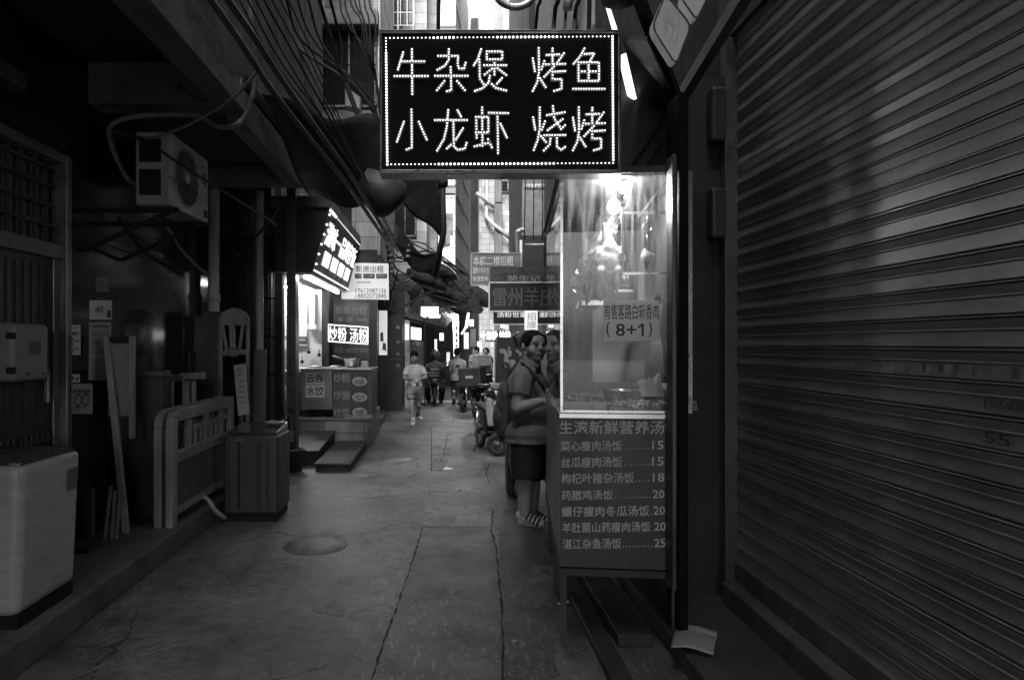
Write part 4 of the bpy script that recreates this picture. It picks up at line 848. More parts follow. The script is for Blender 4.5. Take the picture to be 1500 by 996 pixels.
c = fp(948, 334, .3); MB().tube([c + V((.026 * math.cos(a), 0, .026 * math.sin(a))) for a in [2 * math.pi * k / 24 for k in range(25)]], .0045, 8).tube([fp(948, 313, .3), fp(948, 328, .3)], .003).tube([fp(948, 340, .3), fp(948, 362, .3)], .0035).build('ring', steel, hk)
flesh = mat('plucked_skin', .55, .4, var=.25, scale=14, bump=.3, bs=60); flesh_d = mat('roast_skin', .3, .3, var=.45, scale=9, bump=.4, bs=50)
def bird(name, c, s, label, m_, kind):
    mb = MB(); E = lambda x, z, rx, rz, ry=None, y=0: mb.ell(c + V((x * s, y * s, z * s)), (rx * s, (ry or rx) * s, rz * s))
    if kind:                            # small bird hung by the neck, leg out to the side
        E(0, 0, .5, .7); E(-.2, .1, .38, .5); mb.cap(c + V((.1 * s, 0, .55 * s)), c + V((.95 * s, 0, .25 * s)), .22 * s, .12 * s); mb.cap(c + V((0, 0, -.5 * s)), c + V((.05 * s, 0, -1.1 * s)), .3 * s, .1 * s)
        mb.cap(c + V((-.2 * s, 0, .5 * s)), c + V((-.05 * s, 0, .9 * s)), .28 * s, .14 * s); mb.cap(c + V((.25 * s, -.3 * s, .1 * s)), c + V((.2 * s, -.35 * s, -.5 * s)), .2 * s, .12 * s)
    else:
        E(0, -.1, .62, .8, .55); E(.05, .55, .42, .6, .42); E(.1, -.5, .6, .5, .52); mb.cap(c + V((0, 0, .9 * s)), c + V((-.12 * s, 0, 1.75 * s)), .3 * s, .12 * s)
        for q in (-1, 1):
            mb.cap(c + V((q * .38 * s, -.3 * s, -.45 * s)), c + V((q * .3 * s, -.36 * s, -.95 * s)), .3 * s, .17 * s); mb.cap(c + V((q * .3 * s, -.36 * s, -.95 * s)), c + V((q * .36 * s, -.25 * s, -1.35 * s)), .12 * s, .08 * s)
            mb.cap(c + V((q * .45 * s, -.2 * s, .55 * s)), c + V((q * .62 * s, -.38 * s, .05 * s)), .2 * s, .15 * s); mb.cap(c + V((q * .62 * s, -.38 * s, .05 * s)), c + V((q * .5 * s, -.5 * s, .4 * s)), .12 * s, .07 * s)
    return remesh(mb, name, m_, .006, 6, label=label, cat='poultry')
bird('plucked_bird', fp(946, 378, .3), .055, 'small pale plucked bird hanging alone from the ring hook', flesh, 1)
bird('hanging_goose', fp(890, 385, .36), .125, 'large glistening goose hanging in the middle of the glass stall', flesh, 0)
bird('hanging_goose', fp(868, 408, .62), .12, 'overlit pale goose hanging behind the large one in the stall', flesh, 0)
bird('hanging_goose', fp(862, 398, 1.0), .12, 'furthest pale goose hanging at the back of the stall', flesh, 0)
# crumpled plastic film hung over the birds, and spare wire hooks
def film_mat():
    m = bpy.data.materials.new('clear_film'); m.use_nodes = True; t = m.node_tree; t.nodes.clear(); N = t.nodes.new; L = t.links.new
    o = N('ShaderNodeOutputMaterial'); a = N('ShaderNodeBsdfTransparent'); b = N('ShaderNodeBsdfGlossy'); b.inputs['Roughness'].default_value = .12; c = N('ShaderNodeBsdfTranslucent')
    m1 = N('ShaderNodeMixShader'); m1.inputs[0].default_value = .35; m2 = N('ShaderNodeMixShader'); m2.inputs[0].default_value = .42
    L(b.outputs[0], m1.inputs[1]); L(c.outputs[0], m1.inputs[2]); L(a.outputs[0], m2.inputs[1]); L(m1.outputs[0], m2.inputs[2]); L(m2.outputs[0], o.inputs[0]); return m
q00, q10, q11, q01 = fp(824, 452, .5), fp(868, 440, .3), fp(922, 285, .42), fp(886, 300, .62); rn = random.Random(77)
def FS(u, v):
    p = q00.lerp(q10, u).lerp(q01.lerp(q11, u), v); r = .016
    return p + V((r * math.sin(u * 31 + 6 * math.sin(v * 9)), 2.2 * r * math.sin(u * 17 + v * 13 + 3 * math.sin(v * 23)) + rn.uniform(-.012, .012), r * math.sin(v * 29 + u * 11)))
m = MB(); m.grid(FS, 26, 44, False); m.build('plastic_film', film_mat(), label='crumpled clear plastic film draped over the hanging geese', cat='plastic film')
hw_ = thing('wire_hooks', 'bunch of curved wire hooks hanging below the rack beside the large goose', 'hooks', fp(913, 420, .45))
for k in range(6):
    x = 907 + k * 2.6; m = MB(); m.tube([fp(x, 402, .45), fp(x + .3, 416, .45)] + [fp(x + .3 + 2.2 - 2.2 * math.cos(a * .45), 416 + 3 * math.sin(a * .45), .45) for a in range(1, 7)], .0016, 5); m.build('hook', steel, hw_)
ov = thing('roasting_hood', 'dark metal hood with pale price figures at left behind the stall glass', 'hood', fp(850, 590, .7))
m = MB(); a = [fp(840, 590, .62), fp(882, 590, .62), fp(882, 447, .62), fp(850, 447, .62)]
m.slab(fp(826, 575, .6), fp(868, 575, .6), fp(868, 452, .6), fp(826, 468, .6), D * .35).build('body', mat('hood_dark', .04, .35, .3), ov)
m = MB(); m.slab(fp(852, 447, .58), fp(884, 447, .58), fp(884, 440, .58), fp(852, 440, .58), D * .4); m.build('top_edge', steel, ov)
words(ov, mat('price_grey', .2), [('38元', 826, 481, 847, 492), ('88元', 826, 494, 848, 504)], lambda x, y: fp(x, y, .595))
m = MB(); m.slab(fp(868, 560, .9), fp(990, 560, .9), fp(990, 445, .9), fp(868, 445, .9), D * .02).build('steel_partition', mat('partition', .22, .3, .8, dirt=.1, st=(4, 4, .3), var=.08, bump=0, rv=.04), label='brushed steel partition behind the bowl inside the stall', cat='partition')
c = fp(910, 572, .3); MB().lathe([(0, 0), (.07, 0), (.09, .02), (.105, .075), (.115, .078), (.113, .082), (.1, .074), (.085, .025), (0, .01)], (c.x, c.y, 1.262), 32).build('steel_bowl', mat('chrome_bowl', .65), label='round steel bowl on the stall counter under the paper sign', cat='bowl')
def tray(u0, u1, d0, d1, label, food, n, h=.035):
    t = thing('food_tray', label, 'tray', SP((u0 + u1) / 2, (d0 + d1) / 2, 1.237)); m = MB()
    sbox(m, u0, u1, d0, d1, 1.237, 1.243); sbox(m, u0, u1, d0, d0 + .005, 1.244, 1.237 + h); sbox(m, u0, u1, d1 - .005, d1, 1.244, 1.237 + h); sbox(m, u0, u0 + .005, d0 + .006, d1 - .006, 1.244, 1.237 + h); sbox(m, u1 - .005, u1, d0 + .006, d1 - .006, 1.244, 1.237 + h)
    m.build('tray', steel_d2, t); m = MB(); rn = random.Random(n)
    for _ in range(n):
        q = SP(rn.uniform(u0 + .03, u1 - .03), rn.uniform(d0 + .03, d1 - .03), 1.237 + h * .6 + rn.random() * .03); r = rn.uniform(.012, .028)
        m.ell(q, (r, r * .8, r * .6), Euler((rn.random(), rn.random(), rn.random() * 3)).to_matrix(), 10, 7)
    m.build('food', food, t)
tray(.02, .25, .06, .5, 'deep steel tray of roast meat at the left corner of the stall counter', mat('roast_meat', .12, .3, var=.8, scale=25, bump=.6), 40, .055)
tray(.265, .6, .05, .26, 'shallow tray of dark and pale pieces beside the steel bowl', mat('mixed_food', .25, .35, var=.9, scale=18, bump=.6), 90, .022)
m = MB(); c = fp(948, 572, .2); rn = random.Random(3)
for k in range(3):
    a = fp(940 + k * 7, 581, .24 + .05 * k); Q = [a, a + V((.08, .0, -.0)), a + V((.06 - .02 * k, .02, .1)), a + V((-.015 + .03 * k, .015, .09 + .02 * k))]
    m.slab(*Q, (0, .012, 0))
m.build('paper_bags', mat('bag_paper', .6, .5), label='bundle of white paper bags standing right of the steel bowl', cat='paper bags', bev=.003)
# vendor inside the stall, partly hidden behind the post: light shirt and a shoulder strap
vt = fp(978, 540, .75)
mb = MB(); c0 = V((vt.x, vt.y, 0))
mb.ell(c0 + V((0, 0, 1.46)), (.17, .12, .2)); mb.ell(c0 + V((0, 0, 1.2)), (.18, .13, .25)); mb.cap(c0 + V((-.15, 0, 1.56)), c0 + V((-.20, -.05, 1.35)), .06, .05); mb.cap(c0 + V((-.20, -.05, 1.35)), c0 + V((-.1, -.25, 1.33)), .045, .04); mb.ell(c0 + V((-.08, -.28, 1.33)), (.04, .05, .03))
mb.cap(c0 + V((0, 0, 1.6)), c0 + V((0, 0, 1.7)), .06); mb.ell(c0 + V((0, -.02, 1.8)), (.08, .1, .12)); mb.cap(c0 + V((-.09, 0, 1.0)), c0 + V((-.09, 0, .45)), .09, .07); mb.cap(c0 + V((.09, 0, 1.0)), c0 + V((.09, 0, .45)), .09, .07); mb.cap(c0 + V((.15, 0, 1.56)), c0 + V((.22, 0, 1.3)), .06, .05)
skin = mat('skin', .27, .5, var=.08, bump=.05); hairm = mat('hair', .01, .8, spec=.12, bump=.25, bs=160, var=.3)
vp = remesh(mb, 'person', skin, .012, 4, label='vendor in pale shirt with a dark shoulder strap inside the stall', cat='person')
mb = MB(); [mb.ell(c0 + V((0, 0, z)), (.205 - .03 * (z > 1.45), .145, .16)) for z in (1.05, 1.12, 1.2, 1.28, 1.36, 1.44, 1.48)]; mb.cap(c0 + V((.15, 0, 1.56)), c0 + V((.22, 0, 1.35)), .075, .07); mb.cap(c0 + V((-.16, 0, 1.55)), c0 + V((-.2, -.04, 1.4)), .075, .07)
remesh(mb, 'shirt', mat('pale_shirt', .16, .85, var=.1, bump=.4, bs=7, bd=.03), .012, 3, vp)
MB().tube([c0 + V((-.21, -.2, 1.26)), c0 + V((-.12, -.21, 1.36)), c0 + V((-.02, -.2, 1.48)), c0 + V((.06, -.12, 1.62))], .02, 6).build('strap', dk, vp)
MB().ell(c0 + V((0, .01, 1.83)), (.087, .105, .11)).build('hair', hairm, vp)
# pavement edge and boards under the stall
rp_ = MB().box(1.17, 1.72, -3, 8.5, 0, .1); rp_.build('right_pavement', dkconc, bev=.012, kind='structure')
MB().box(.78, .88, 1.5, 5.4, .0, .05).build('wooden_batten', mat('wet_wood', .03, .6), label='long dark batten lying on the ground under the stall', cat='batten', bev=.006)
MB().box(.92, 1.1, 3.6, 4.7, .0, .07).build('wooden_board', mat('wet_wood', .03, .6), label='short dark board lying below the menu front of the stall', cat='board', bev=.006)
MB().hexa([(.7, 4.2, .0), (.73, 4.2, .0), (.79, 4.24, .0), (.76, 4.24, .0), (.7, 4.2, .01), (.73, 4.2, .01), (.79, 4.24, .01), (.76, 4.24, .01)]).build('chopstick_litter', paper_w, label='pale bit of litter under the left end of the stall', cat='litter')
pp_ = MB(); A_ = [gr(983, 955, .1), gr(1045, 963, .1), gr(1051, 929, .1), gr(991, 922, .1)]
def PG(u, v): p = A_[0].lerp(A_[1], u).lerp(A_[3].lerp(A_[2], u), v); return p + V((0, 0, .012 + .018 * abs(math.sin(v * 3.1 + .6)) + .012 * math.sin(u * 4)))
pp_.grid(PG, 12, 12); pp_.build('cardboard_sheet', mat('card_paper', .36, .75, dirt=.35), solid=.004, label='creased pale sheet of card lying at the foot of the shutter', cat='cardboard')
# steel post, black post and dark panel beside the stall
m = MB(); pa = at(978.5, 0, 3.52).x; m.box(pa, at(986, 0, 3.52).x, 3.45, 3.55, .35, 2.56); m.build('steel_post', mat('post_steel', .12, .4, .9, var=.06, bump=0), label='polished steel post lit along its edge at the right of the stall glass', cat='post', bev=.008)
m = MB(); m.box(at(987, 0, 3.6).x, at(1001, 0, 3.6).x, 3.52, 3.72, .1, 2.9); m.build('black_post', mat('post_black', .006, .6, spec=.1), label='black square post between the steel post and the dark wall panel', cat='post', bev=.006)

# ================================================================== right: shutter house
XR = 1.71
rh = thing('shutter_house', 'house front on the right with a large grey roller shutter', 'house', (2, 1, 0))
rwall = mat('panel_dark', .035, .6, spec=.25, dirt=.25, var=.15)
MB().box(1.44, 1.735, 4.1, 8.5, .1, 3.2).build('wall_panel', rwall, rh)
MB().box(1.74, 9, -8, 8.5, 3.45, 14).box(1.74, 1.9, 4.06, 8.5, 0, 3.45).build('wall', plaster_d, rh)
sm = mat('shutter_metal', .32, .45, .2, dirt=.28, dscale=2.2, st=(1, .6, 1.6), scale=9, var=.2, bump=.04, rv=.08)
prof = []; pitch = .1052; z = .33; ZS = 3.42
while z < ZS:
    prof += [(.0, z), (.004, z + .050), (-.003, z + .052), (-.003, z + .055), (.002, z + .058), (-.007, z + .086), (.016, z + .0875), (.016, z + .091), (-.006, z + .0925), (-.006, z + .0965), (.016, z + .098), (.016, z + .1025)]; z += pitch
m = MB(); ny = 60; rn = random.Random(6)
wave = [rn.uniform(-1, 1) for _ in range(400)]
for i, (a, z_) in enumerate(prof):      # each slat a little bent and out of line
    s_ = i // 12
    for j in range(ny + 1):
        y = -6 + 10.03 * j / ny; w_ = .0007 * math.sin(y * 1.7 + wave[s_] * 9) + .0005 * math.sin(y * 4.3 + wave[s_ + 50] * 9)
        m.v.append((XR + .012 + a + w_, y, z_ + .0016 * math.sin(y * 1.1 + wave[s_ + 100] * 7)))
for i in range(len(prof) - 1):
    for j in range(ny): q = i * (ny + 1) + j; m.f.append((q, q + 1, q + ny + 2, q + ny + 1)); m.sm.append(False)
shut = m.build('roller_shutter', sm, rh)
m = MB().box(XR - .006, XR + .03, -6, 4.03, .22, .33).build('bottom_bar', mat('shutter_bar', .2, .5, .4, dirt=.5), shut, bev=.006)
rn = random.Random(11); zz = .33 + 11 * pitch
for k in range(15):                     # torn remains of stickers on one slat
    y = 3.0 - k * .085 + rn.uniform(-.03, .03); l = rn.uniform(.02, .08); z0_ = zz + .004 + rn.random() * .012; P = []
    for a_ in range(9): P.append((XR + .0105 - k * .0004, y - l * a_ / 8, z0_ + rn.uniform(0, .006)))
    for a_ in range(9): P.append((XR + .0105 - k * .0004, y - l + l * a_ / 8 + rn.uniform(-.008, .008), zz + .05 - rn.random() * .012))
    m = MB(); m.add(P, [tuple(range(18))]); m.build('sticker_remnant', mat('torn_sticker', (.3, .22, .16)[k % 3] if 0 else .26, .7, var=.5, scale=30), shut)
m = MB(); zk = .33 + 10 * pitch
SHp = lambda y, z_: V((XR + .0085, y, z_))
lettering(m, '(55(8', SHp(2.17, zk + .012), SHp(2.02, zk + .012), SHp(2.17, zk + .045), .0, .001, .0005)
m.build('scrawl', mat('scrawl_ink', .05, .6), shut); m = MB(); lettering(m, '55', SHp(2.17, zk - pitch + .012), SHp(2.07, zk - pitch + .012), SHp(2.17, zk - pitch + .045), .0, .001, .0005); m.build('scrawl', mat('scrawl_ink', .05), shut)
MB().box(XR - .06, XR + .05, 4.0, 4.07, .1, 3.4).build('shutter_rail', mat('rail_metal', .11, .4, .5, dirt=.3), shut, bev=.004)
tl3 = tile('side_tile', .16, .03, .12, .12, 'xz', .4)
MB().box(1.655, 1.735, 4.085, 4.099, .1, 3.2).build('tile_strip', tl3, rh)
MB().box(XR - .09, XR + .03, -6, 3.98, .1, .215).build('sill', mat('sill_concrete', .1, .8, dirt=.5), rh, bev=.008)
m = MB().box(XR - .02, XR + .4, -6, 4.2, 3.42, 3.9); m.build('shutter_housing', mat('housing_dark', .03, .5), rh)
for i, (y0, y1) in enumerate(((212, 132), (352, 278))):
    q = at(1050, 0, 4.06); MB().box(at(1036, 0, 4.07).x, at(1062, 0, 4.07).x, 4.0, 4.083, at(0, y0, 4.07).z, at(0, y1, 4.07).z).build('wall_box', mat('switch_box', .03, .5, dirt=.4), label=['upper dark junction box beside the shutter rail', 'lower dark junction box beside the shutter rail'][i], cat='box', bev=.02, seg=3)
t = MB().slab(at(992, 604, 4.095), at(1022, 601, 4.095), at(1020, 587, 4.095), at(992, 590, 4.095), (0, -.002, 0)).build('sticker', mat('sticker_pale', .3, .6), label='small sticker with a phone number on the dark wall panel', cat='sticker')
words(t, ink, [('开锁换锁', 993, 590, 1020, 595), ('13211119011', 993, 596.5, 1021, 602)], flat(4.092), 'print', .01, .0005)
# overhead: fascia, signs and lamp boxes above the stall and shutter
fa = thing('awning_beam', 'dark sloping beam of the awning over the stall meeting the shutter', 'beam', at(985, 140, 3.7))
MB().bar(at(992, 148, 3.75), at(925, -30, 3.4), .05, .05).build('beam', dk, fa); MB().bar(at(1000, 140, 3.9), at(1098, -20, 2.9), .05, .07).build('side_beam', mat('beam_edge', .09, .35, .3), fa)
fb = thing('fascia_board', 'dark scratched fascia boards under the awning right of the LED signboard', 'fascia', at(960, 200, 3.9))
MB().slab(at(912, 60, 3.55), at(948, 60, 3.2), at(990, 152, 3.85), at(952, 190, 4.3), (0, 0, .02)).slab(at(908, 246, 4.0), at(983, 246, 4.0), at(985, 150, 4.0), at(908, 100, 4.0), (0, .03, 0)).build('board', mat('fascia_dark', .055, .5, dirt=.5, var=.4), fb)
MB().bar(at(925, 246, 3.95), at(985, 160, 3.95), .03, .02).bar(at(945, 246, 3.96), at(984, 195, 3.96), .012, .01).build('brace', dk, fb)
sgl = thing('lightbox_sign', 'tilted bright white lightbox edge right of the LED signboard', 'sign', at(930, 190, 4.2))
MB().slab(at(907, 82, 3.75), at(917, 78, 3.75), at(944, 193, 4.2), at(931, 186, 4.2), (0, .02, .0)).slab(at(889, 10, 3.6), at(893, 9, 3.6), at(905, 45, 3.7), at(899, 45, 3.7), (0, .02, 0)).build('lit_side', emit('lightbox', .6), sgl)
MB().slab(at(917, 79, 3.9), at(935, 95, 3.9), at(962, 183, 4.4), at(944, 193, 4.4), (0, .03, 0)).build('panel', mat('sign_side', .04, .5), sgl)
MB().ell(at(912, 158, 4.1), (.012, .01, .055)).build('glow_lamp', emit('lightbox', .6), label='small oval glowing lamp at the right edge of the LED signboard', cat='lamp')
for i, pts in enumerate(([(955, 40), (975, -8), (1012, 38), (990, 96)], [(998, -2), (1014, -40), (1040, -10), (1020, 30)])):
    Y = 2.9; c = sum((at(x, y, Y) for x, y in pts), V()) / 4
    P = [];
    for k in range(4):
        a, b, p = at(*pts[k - 1], Y), at(*pts[(k + 1) % 4], Y), at(*pts[k], Y)
        for t_ in (0, .5, 1): P.append((p.lerp(a, .14)).lerp(p.lerp(b, .14), t_).lerp(p, .35 if t_ == .5 else 0))
    n = len(P); m = MB(); m.add(P + [p + V((0, .06, 0)) for p in P], [tuple(range(n)), tuple(reversed(range(n, 2 * n)))] + [(k, (k + 1) % n, n + (k + 1) % n, n + k) for k in range(n)])
    o = m.build('diamond_lamp_box', emit('lampbox_added_glow', .022), label=['diamond shaped white lamp box with a faded character above the awning beam', 'cut off diamond lamp box at the top edge above the shutter'][i], cat='lamp box')  # weak glow added to brighten the face, the box itself looks unlit
    rn_ = lambda x, y: at(x, y, Y) + V((0, -.002, 0))
    if i == 0:
        m = MB(); lettering(m, '粉', rn_(968, 60), rn_(995, 68), rn_(972, 8), .0, .002, .0); m.build('faded_character', emit('faded_red_glow', .010), o)  # character carries a fainter share of the added face glow
    m = MB(); m.tube([p + V((0, -.002, 0)) for p in P + [P[0]]], .004, 5); m.build('rim', mat('rim_dark', .15, .5), o)
m = MB(); c = at(908, 8, 3.3); m.lathe([(.0, -.02), (.05, -.02), (.085, .0), (.1, .12), (.0, .12)], (c.x, c.y, c.z + .02), 24); m.build('round_vent', dk, label='dark round vent cowl above the top right corner of the LED signboard', cat='vent')
# ================================================================== further up the alley, left side
ltile = tile('pale_facade_tile', .66, .2, .42, .28, 'xz', .5, stain=.5); ltile_y = tile('pale_facade_tile_side', .36, .10, .42, .28, 'yz', .5, stain=.5)
pframe = mat('window_alu', .5, .35, .6); pane_d = mat('window_pane', .03, .08, spec=.8, var=.1, bump=0)
def barred_window(parent, px0, py0, px1, py1, Y, nx=6, nz=3, cage=.0, m=None):
    a, b = at(px0, py1, Y), at(px1, py0, Y); y = Y - .03 - cage
    f = MB(); t_ = .04
    f.box(a.x, b.x, Y - .04, Y - .004, a.z, a.z + t_).box(a.x, b.x, Y - .04, Y - .004, b.z - t_, b.z).box(a.x, a.x + t_, Y - .04, Y - .004, a.z + t_, b.z - t_).box(b.x - t_, b.x, Y - .04, Y - .004, a.z + t_, b.z - t_).box((a.x + b.x) / 2 - .02, (a.x + b.x) / 2 + .02, Y - .04, Y - .004, a.z + t_, b.z - t_)
    wn = f.build('window', pframe, parent)
    MB().box(a.x + t_, b.x - t_, Y - .018, Y - .003, a.z + t_, b.z - t_).build('pane', pane_d, wn)
    g = MB()
    for i in range(nx + 1): x = a.x + (b.x - a.x) * i / nx; g.bar((x, y - .03, a.z), (x, y - .03, b.z), .018)
    for i in range(nz + 1): z = a.z + (b.z - a.z) * i / nz; g.bar((a.x, y - .032, z), (b.x, y - .032, z), .018)
    if cage:
        for z in (a.z, b.z):
            for x in (a.x, b.x): g.bar((x, Y, z), (x, y - .03, z), .018)
    g.build('window_bars', m or pframe, wn); return wn
# tall house A whose gable shows above the tarps
ha = thing('tiled_gable_house', 'tall pale tiled gable above the tarps left of the LED signboard', 'house', (-2, 13, 0))
xa = at(557, 0, 13).x
MB().box(-9, xa, 13.0, 16.5, 3.3, 14).box(-9, -1.95, 12.62, 17.4, 0, 3.3).build('wall', ltile, ha)
MB().box(at(455, 0, 13).x, at(556, 0, 13).x, 12.7, 12.99, at(0, 40, 12.8).z, at(0, 16, 12.8).z).build('ledge', mat('ledge_concrete', .4, .8, dirt=.4, bump=.8, bs=14), ha, bev=.03)
MB().box(at(476, 0, 13).x, at(546, 0, 13).x, 12.95, 12.99, at(0, 14, 13).z, 9.3).build('window_panel', mat('panel_grey', .22, .3), ha)
barred_window(ha, 470, 155, 552, 46, 12.99, 8, 4, .1, dk)
q = at(530, 150, 12.4); aq = MB().slab(at(505, 155, 12.4), at(527, 160, 12.4), at(527, 138, 12.4), at(505, 126, 12.4), (0, .3, 0)).build('roof_cooler', mat('cooler_white', .5, .5), label='small white box unit among the cables beneath the gable window', cat='box', bev=.02)
# house B behind it with caged windows
hb = thing('caged_window_house', 'bright tiled house front with caged windows behind the top left of the LED signboard', 'house', (-1.2, 17.5, 0))
MB().box(-9, at(625, 0, 17.5).x, 17.5, 20.4, 3.4, 14).box(-9, -1.9, 17.45, 20.4, 0, 3.4).build('wall', ltile, hb)
barred_window(hb, 559, 46, 607, -10, 17.48, 5, 3, .25); barred_window(hb, 576, 345, 610, 300, 17.48, 6, 3, .1, dk)
# cage house C: the alley bends, so its flank shows
hc = thing('balcony_house', 'pale house with stacked barred balconies over the bend of the alley', 'house', (0, 21, 0))
MB().box(-9, at(640, 0, 21).x, 20.5, 25.5, 3.6, 14).build('wall', ltile, hc)
sid = mat('balcony_sheet', .45, .6, st=(1, 4, .2), scale=3, var=.25, dirt=.3); a = at(645, 0, 20.6).x; b = at(667, 0, 20.6).x
MB().add([(b, 20.6, 3.75), (b + .55, 25.4, 3.75), (b + .55, 25.4, 14), (b, 20.6, 14), (a, 20.6, 3.75), (a, 25.4, 3.75)], [(0, 1, 2, 3), (0, 4, 5, 1)]).build('balcony_side', sid, hc, solid=.04)
m = MB()
for k in range(9): m.bar((b + .025, 20.6, 4.2 + k * .95), (b + .575, 25.4, 4.2 + k * .95), .03)
m.build('side_batten', mat('batten_dark', .08, .5), hc)
for k in range(4):
    z0 = 4.0 + k * 2.4; g = MB()
    for i in range(5): x = a + (b - a) * i / 4; g.bar((x, 20.56, z0), (x, 20.56, z0 + 2.0), .02)
    for i in range(5): g.bar((a, 20.55, z0 + i * .5), (b, 20.55, z0 + i * .5), .025)
    g.build('balcony_cage', pframe, hc)
    MB().box(a, b, 20.6, 20.9, z0 - .25, z0 - .02).box(a + .03, b - .06, 20.65, 20.75, z0 + .9 + .1 * (k % 2), z0 + 1.55).build('balcony_slab', mat('balcony_white', .5, .6), hc)
acb = thing('air_conditioner', 'white outdoor unit seen under the lowest barred balcony', 'air conditioner', at(650, 357, 19.5))
MB().slab(at(644, 360, 19.5), at(660, 358, 19.5), at(659, 336, 19.5), at(643, 338, 19.5), (0, .4, 0)).build('casing', acm, acb, bev=.02)
m = MB()
for k in range(7): m.slab(at(648, 342 + k * 2.3 + 1, 19.48), at(653, 342 + k * 2.3 + 1, 19.48), at(653, 342 + k * 2.3, 19.48), at(648, 342 + k * 2.3, 19.48), (0, .01, 0))
m.build('louvre', dk, acb)
# the tiled tower that closes the view
tw = thing('tiled_tower', 'sunlit white tiled tower with drainpipes closing the view at the bend', 'house', at(750, 504, 25))
x0, x1 = at(702, 0, 25).x, at(800, 0, 25).x
MB().box(x0, x1 + 3, 25, 30, 0, 15).build('wall', tile('tower_tile', .74, .2, .28, .21, 'xz', .45, stain=.35), tw)
MB().box(at(724, 0, 24.9).x, at(735, 0, 24.9).x, 24.7, 24.98, 0, at(0, 300, 24.9).z).box(at(724.6, 0, 24.9).x, at(734.4, 0, 24.9).x, 24.74, 24.98, at(0, 298, 24.9).z, 15).build('square_duct', mat('duct_grey', .27, .5, dirt=.35, st=(4, 4, .5)), tw, bev=.01)
MB().tube([at(712.5, -20, 24.85), at(712.5, 316, 24.85), at(714, 320, 24.8), at(724, 330, 24.65), at(738, 341, 24.65), at(749, 351, 24.85)], .07, 10).tube([at(698, 283, 24.6), at(724, 304, 24.85)], .07, 10).build('drainpipe', pvc, tw)
MB().box(at(750, 0, 24.8).x, at(758, 0, 24.8).x, 24.5, 24.98, 3, 15).build('corner_pier', mat('pier_pale', .45, .6, dirt=.3), tw)
barred_window(tw, 734, 281, 754, 266, 24.98, 5, 3, .25, dk)
# dark house between the balcony house and the tower, and the closing wall at the alley end
MB().box(at(690, 0, 26).x, at(703, 0, 26).x, 26, 31, 0, 14).build('gap_house', plaster_d, label='dark narrow house gap left of the white tiled tower', cat='house')
eh = thing('end_house', 'dark houses closing the alley behind the walking people', 'house', (0, 27, 0))
MB().box(-9, at(690, 0, 26).x - .02, 26.2, 31, 0, 3.7).build('wall', mat('end_dark', .04, .7, dirt=.4), eh)
MB().box(at(645, 0, 26).x, at(668, 0, 26).x, 26.1, 26.18, 0, 2.4).box(at(676, 0, 26).x, at(690, 0, 26).x, 26.1, 26.18, 0, 2.2).build('door', mat('door_dark', .025, .4), eh)
MB().box(at(679.5, 0, 22).x, at(686.5, 0, 22).x, 21.94, 21.99, at(0, 511, 22).z, at(0, 487, 22).z).build('lit_window', emit('lit_window', .14), label='small lit barred window at the dark end of the alley', cat='window')
# left ground floor fronts
lf = thing('shopfront_house', 'house on the left with a lit open doorway beyond the noodle shop', 'house', (-2, 15, 0))
MB().box(-2.0, -1.55, 13.0, 13.15, 0, 3.2).build('door_jamb', mat('dark_column', .03), lf)
MB().slab(at(555, 520, 14.6), at(567, 520, 14.6), at(567, 455, 14.6), at(555, 455, 14.6), (0, .05, 0)).build('lit_doorway', emit('doorway_glow', .16), lf)
MB().slab(at(555, 600, 14.6), at(567, 600, 14.6), at(567, 521, 14.6), at(555, 521, 14.6), (0, .05, 0)).build('dark_counter', mat('dark_column', .03), lf)
m = MB(); m.slab(at(557, 500, 14.58), at(562, 500, 14.58), at(561, 486, 14.58), at(557, 488, 14.58), (0, .01, 0)).slab(at(560, 512, 14.57), at(566, 514, 14.57), at(565, 503, 14.57), at(561, 502, 14.57), (0, .01, 0)); m.build('doorway_goods', mat('goods_mid', .15, .6, var=.5, scale=6), lf)
MB().box(-1.95, -1.45, 12.65, 14.8, 0, .32).box(-1.45, -1.22, 12.65, 14.3, 0, .16).build('doorstep', stone2, lf, bev=.01)
MB().slab(at(540, 480, 12.7), at(552, 486, 12.7), at(552, 474, 12.7), at(540, 468, 12.7), (0, .1, 0)).build('sign_bracket', dk, lf)
mc = thing('menu_column', 'dark tall menu column with round dish pictures at the shop corner', 'menu board', at(577, 597, 16.3))
MB().box(at(566, 0, 16.3).x, at(590, 0, 16.3).x, 16.3, 16.55, 0, at(0, 462, 16.3).z).build('board', mat('menu_dark', .04, .45, var=.3, scale=3), mc)
m = MB()
for k in range(4): c = at(583, 481 + 17 * k + 5 * (k > 0), 16.29); m.lathe([(0, -.01), (.055, -.01), (.06, 0)], c, 16, 'y'); m.slab(c + V((-.3, 0, -.1)), c + V((.08, 0, -.1)), c + V((.08, 0, -.085)), c + V((-.3, 0, -.085)), (0, -.005, 0))
m.build('dish_picture', mat('dish_dim', .12, .5), mc)
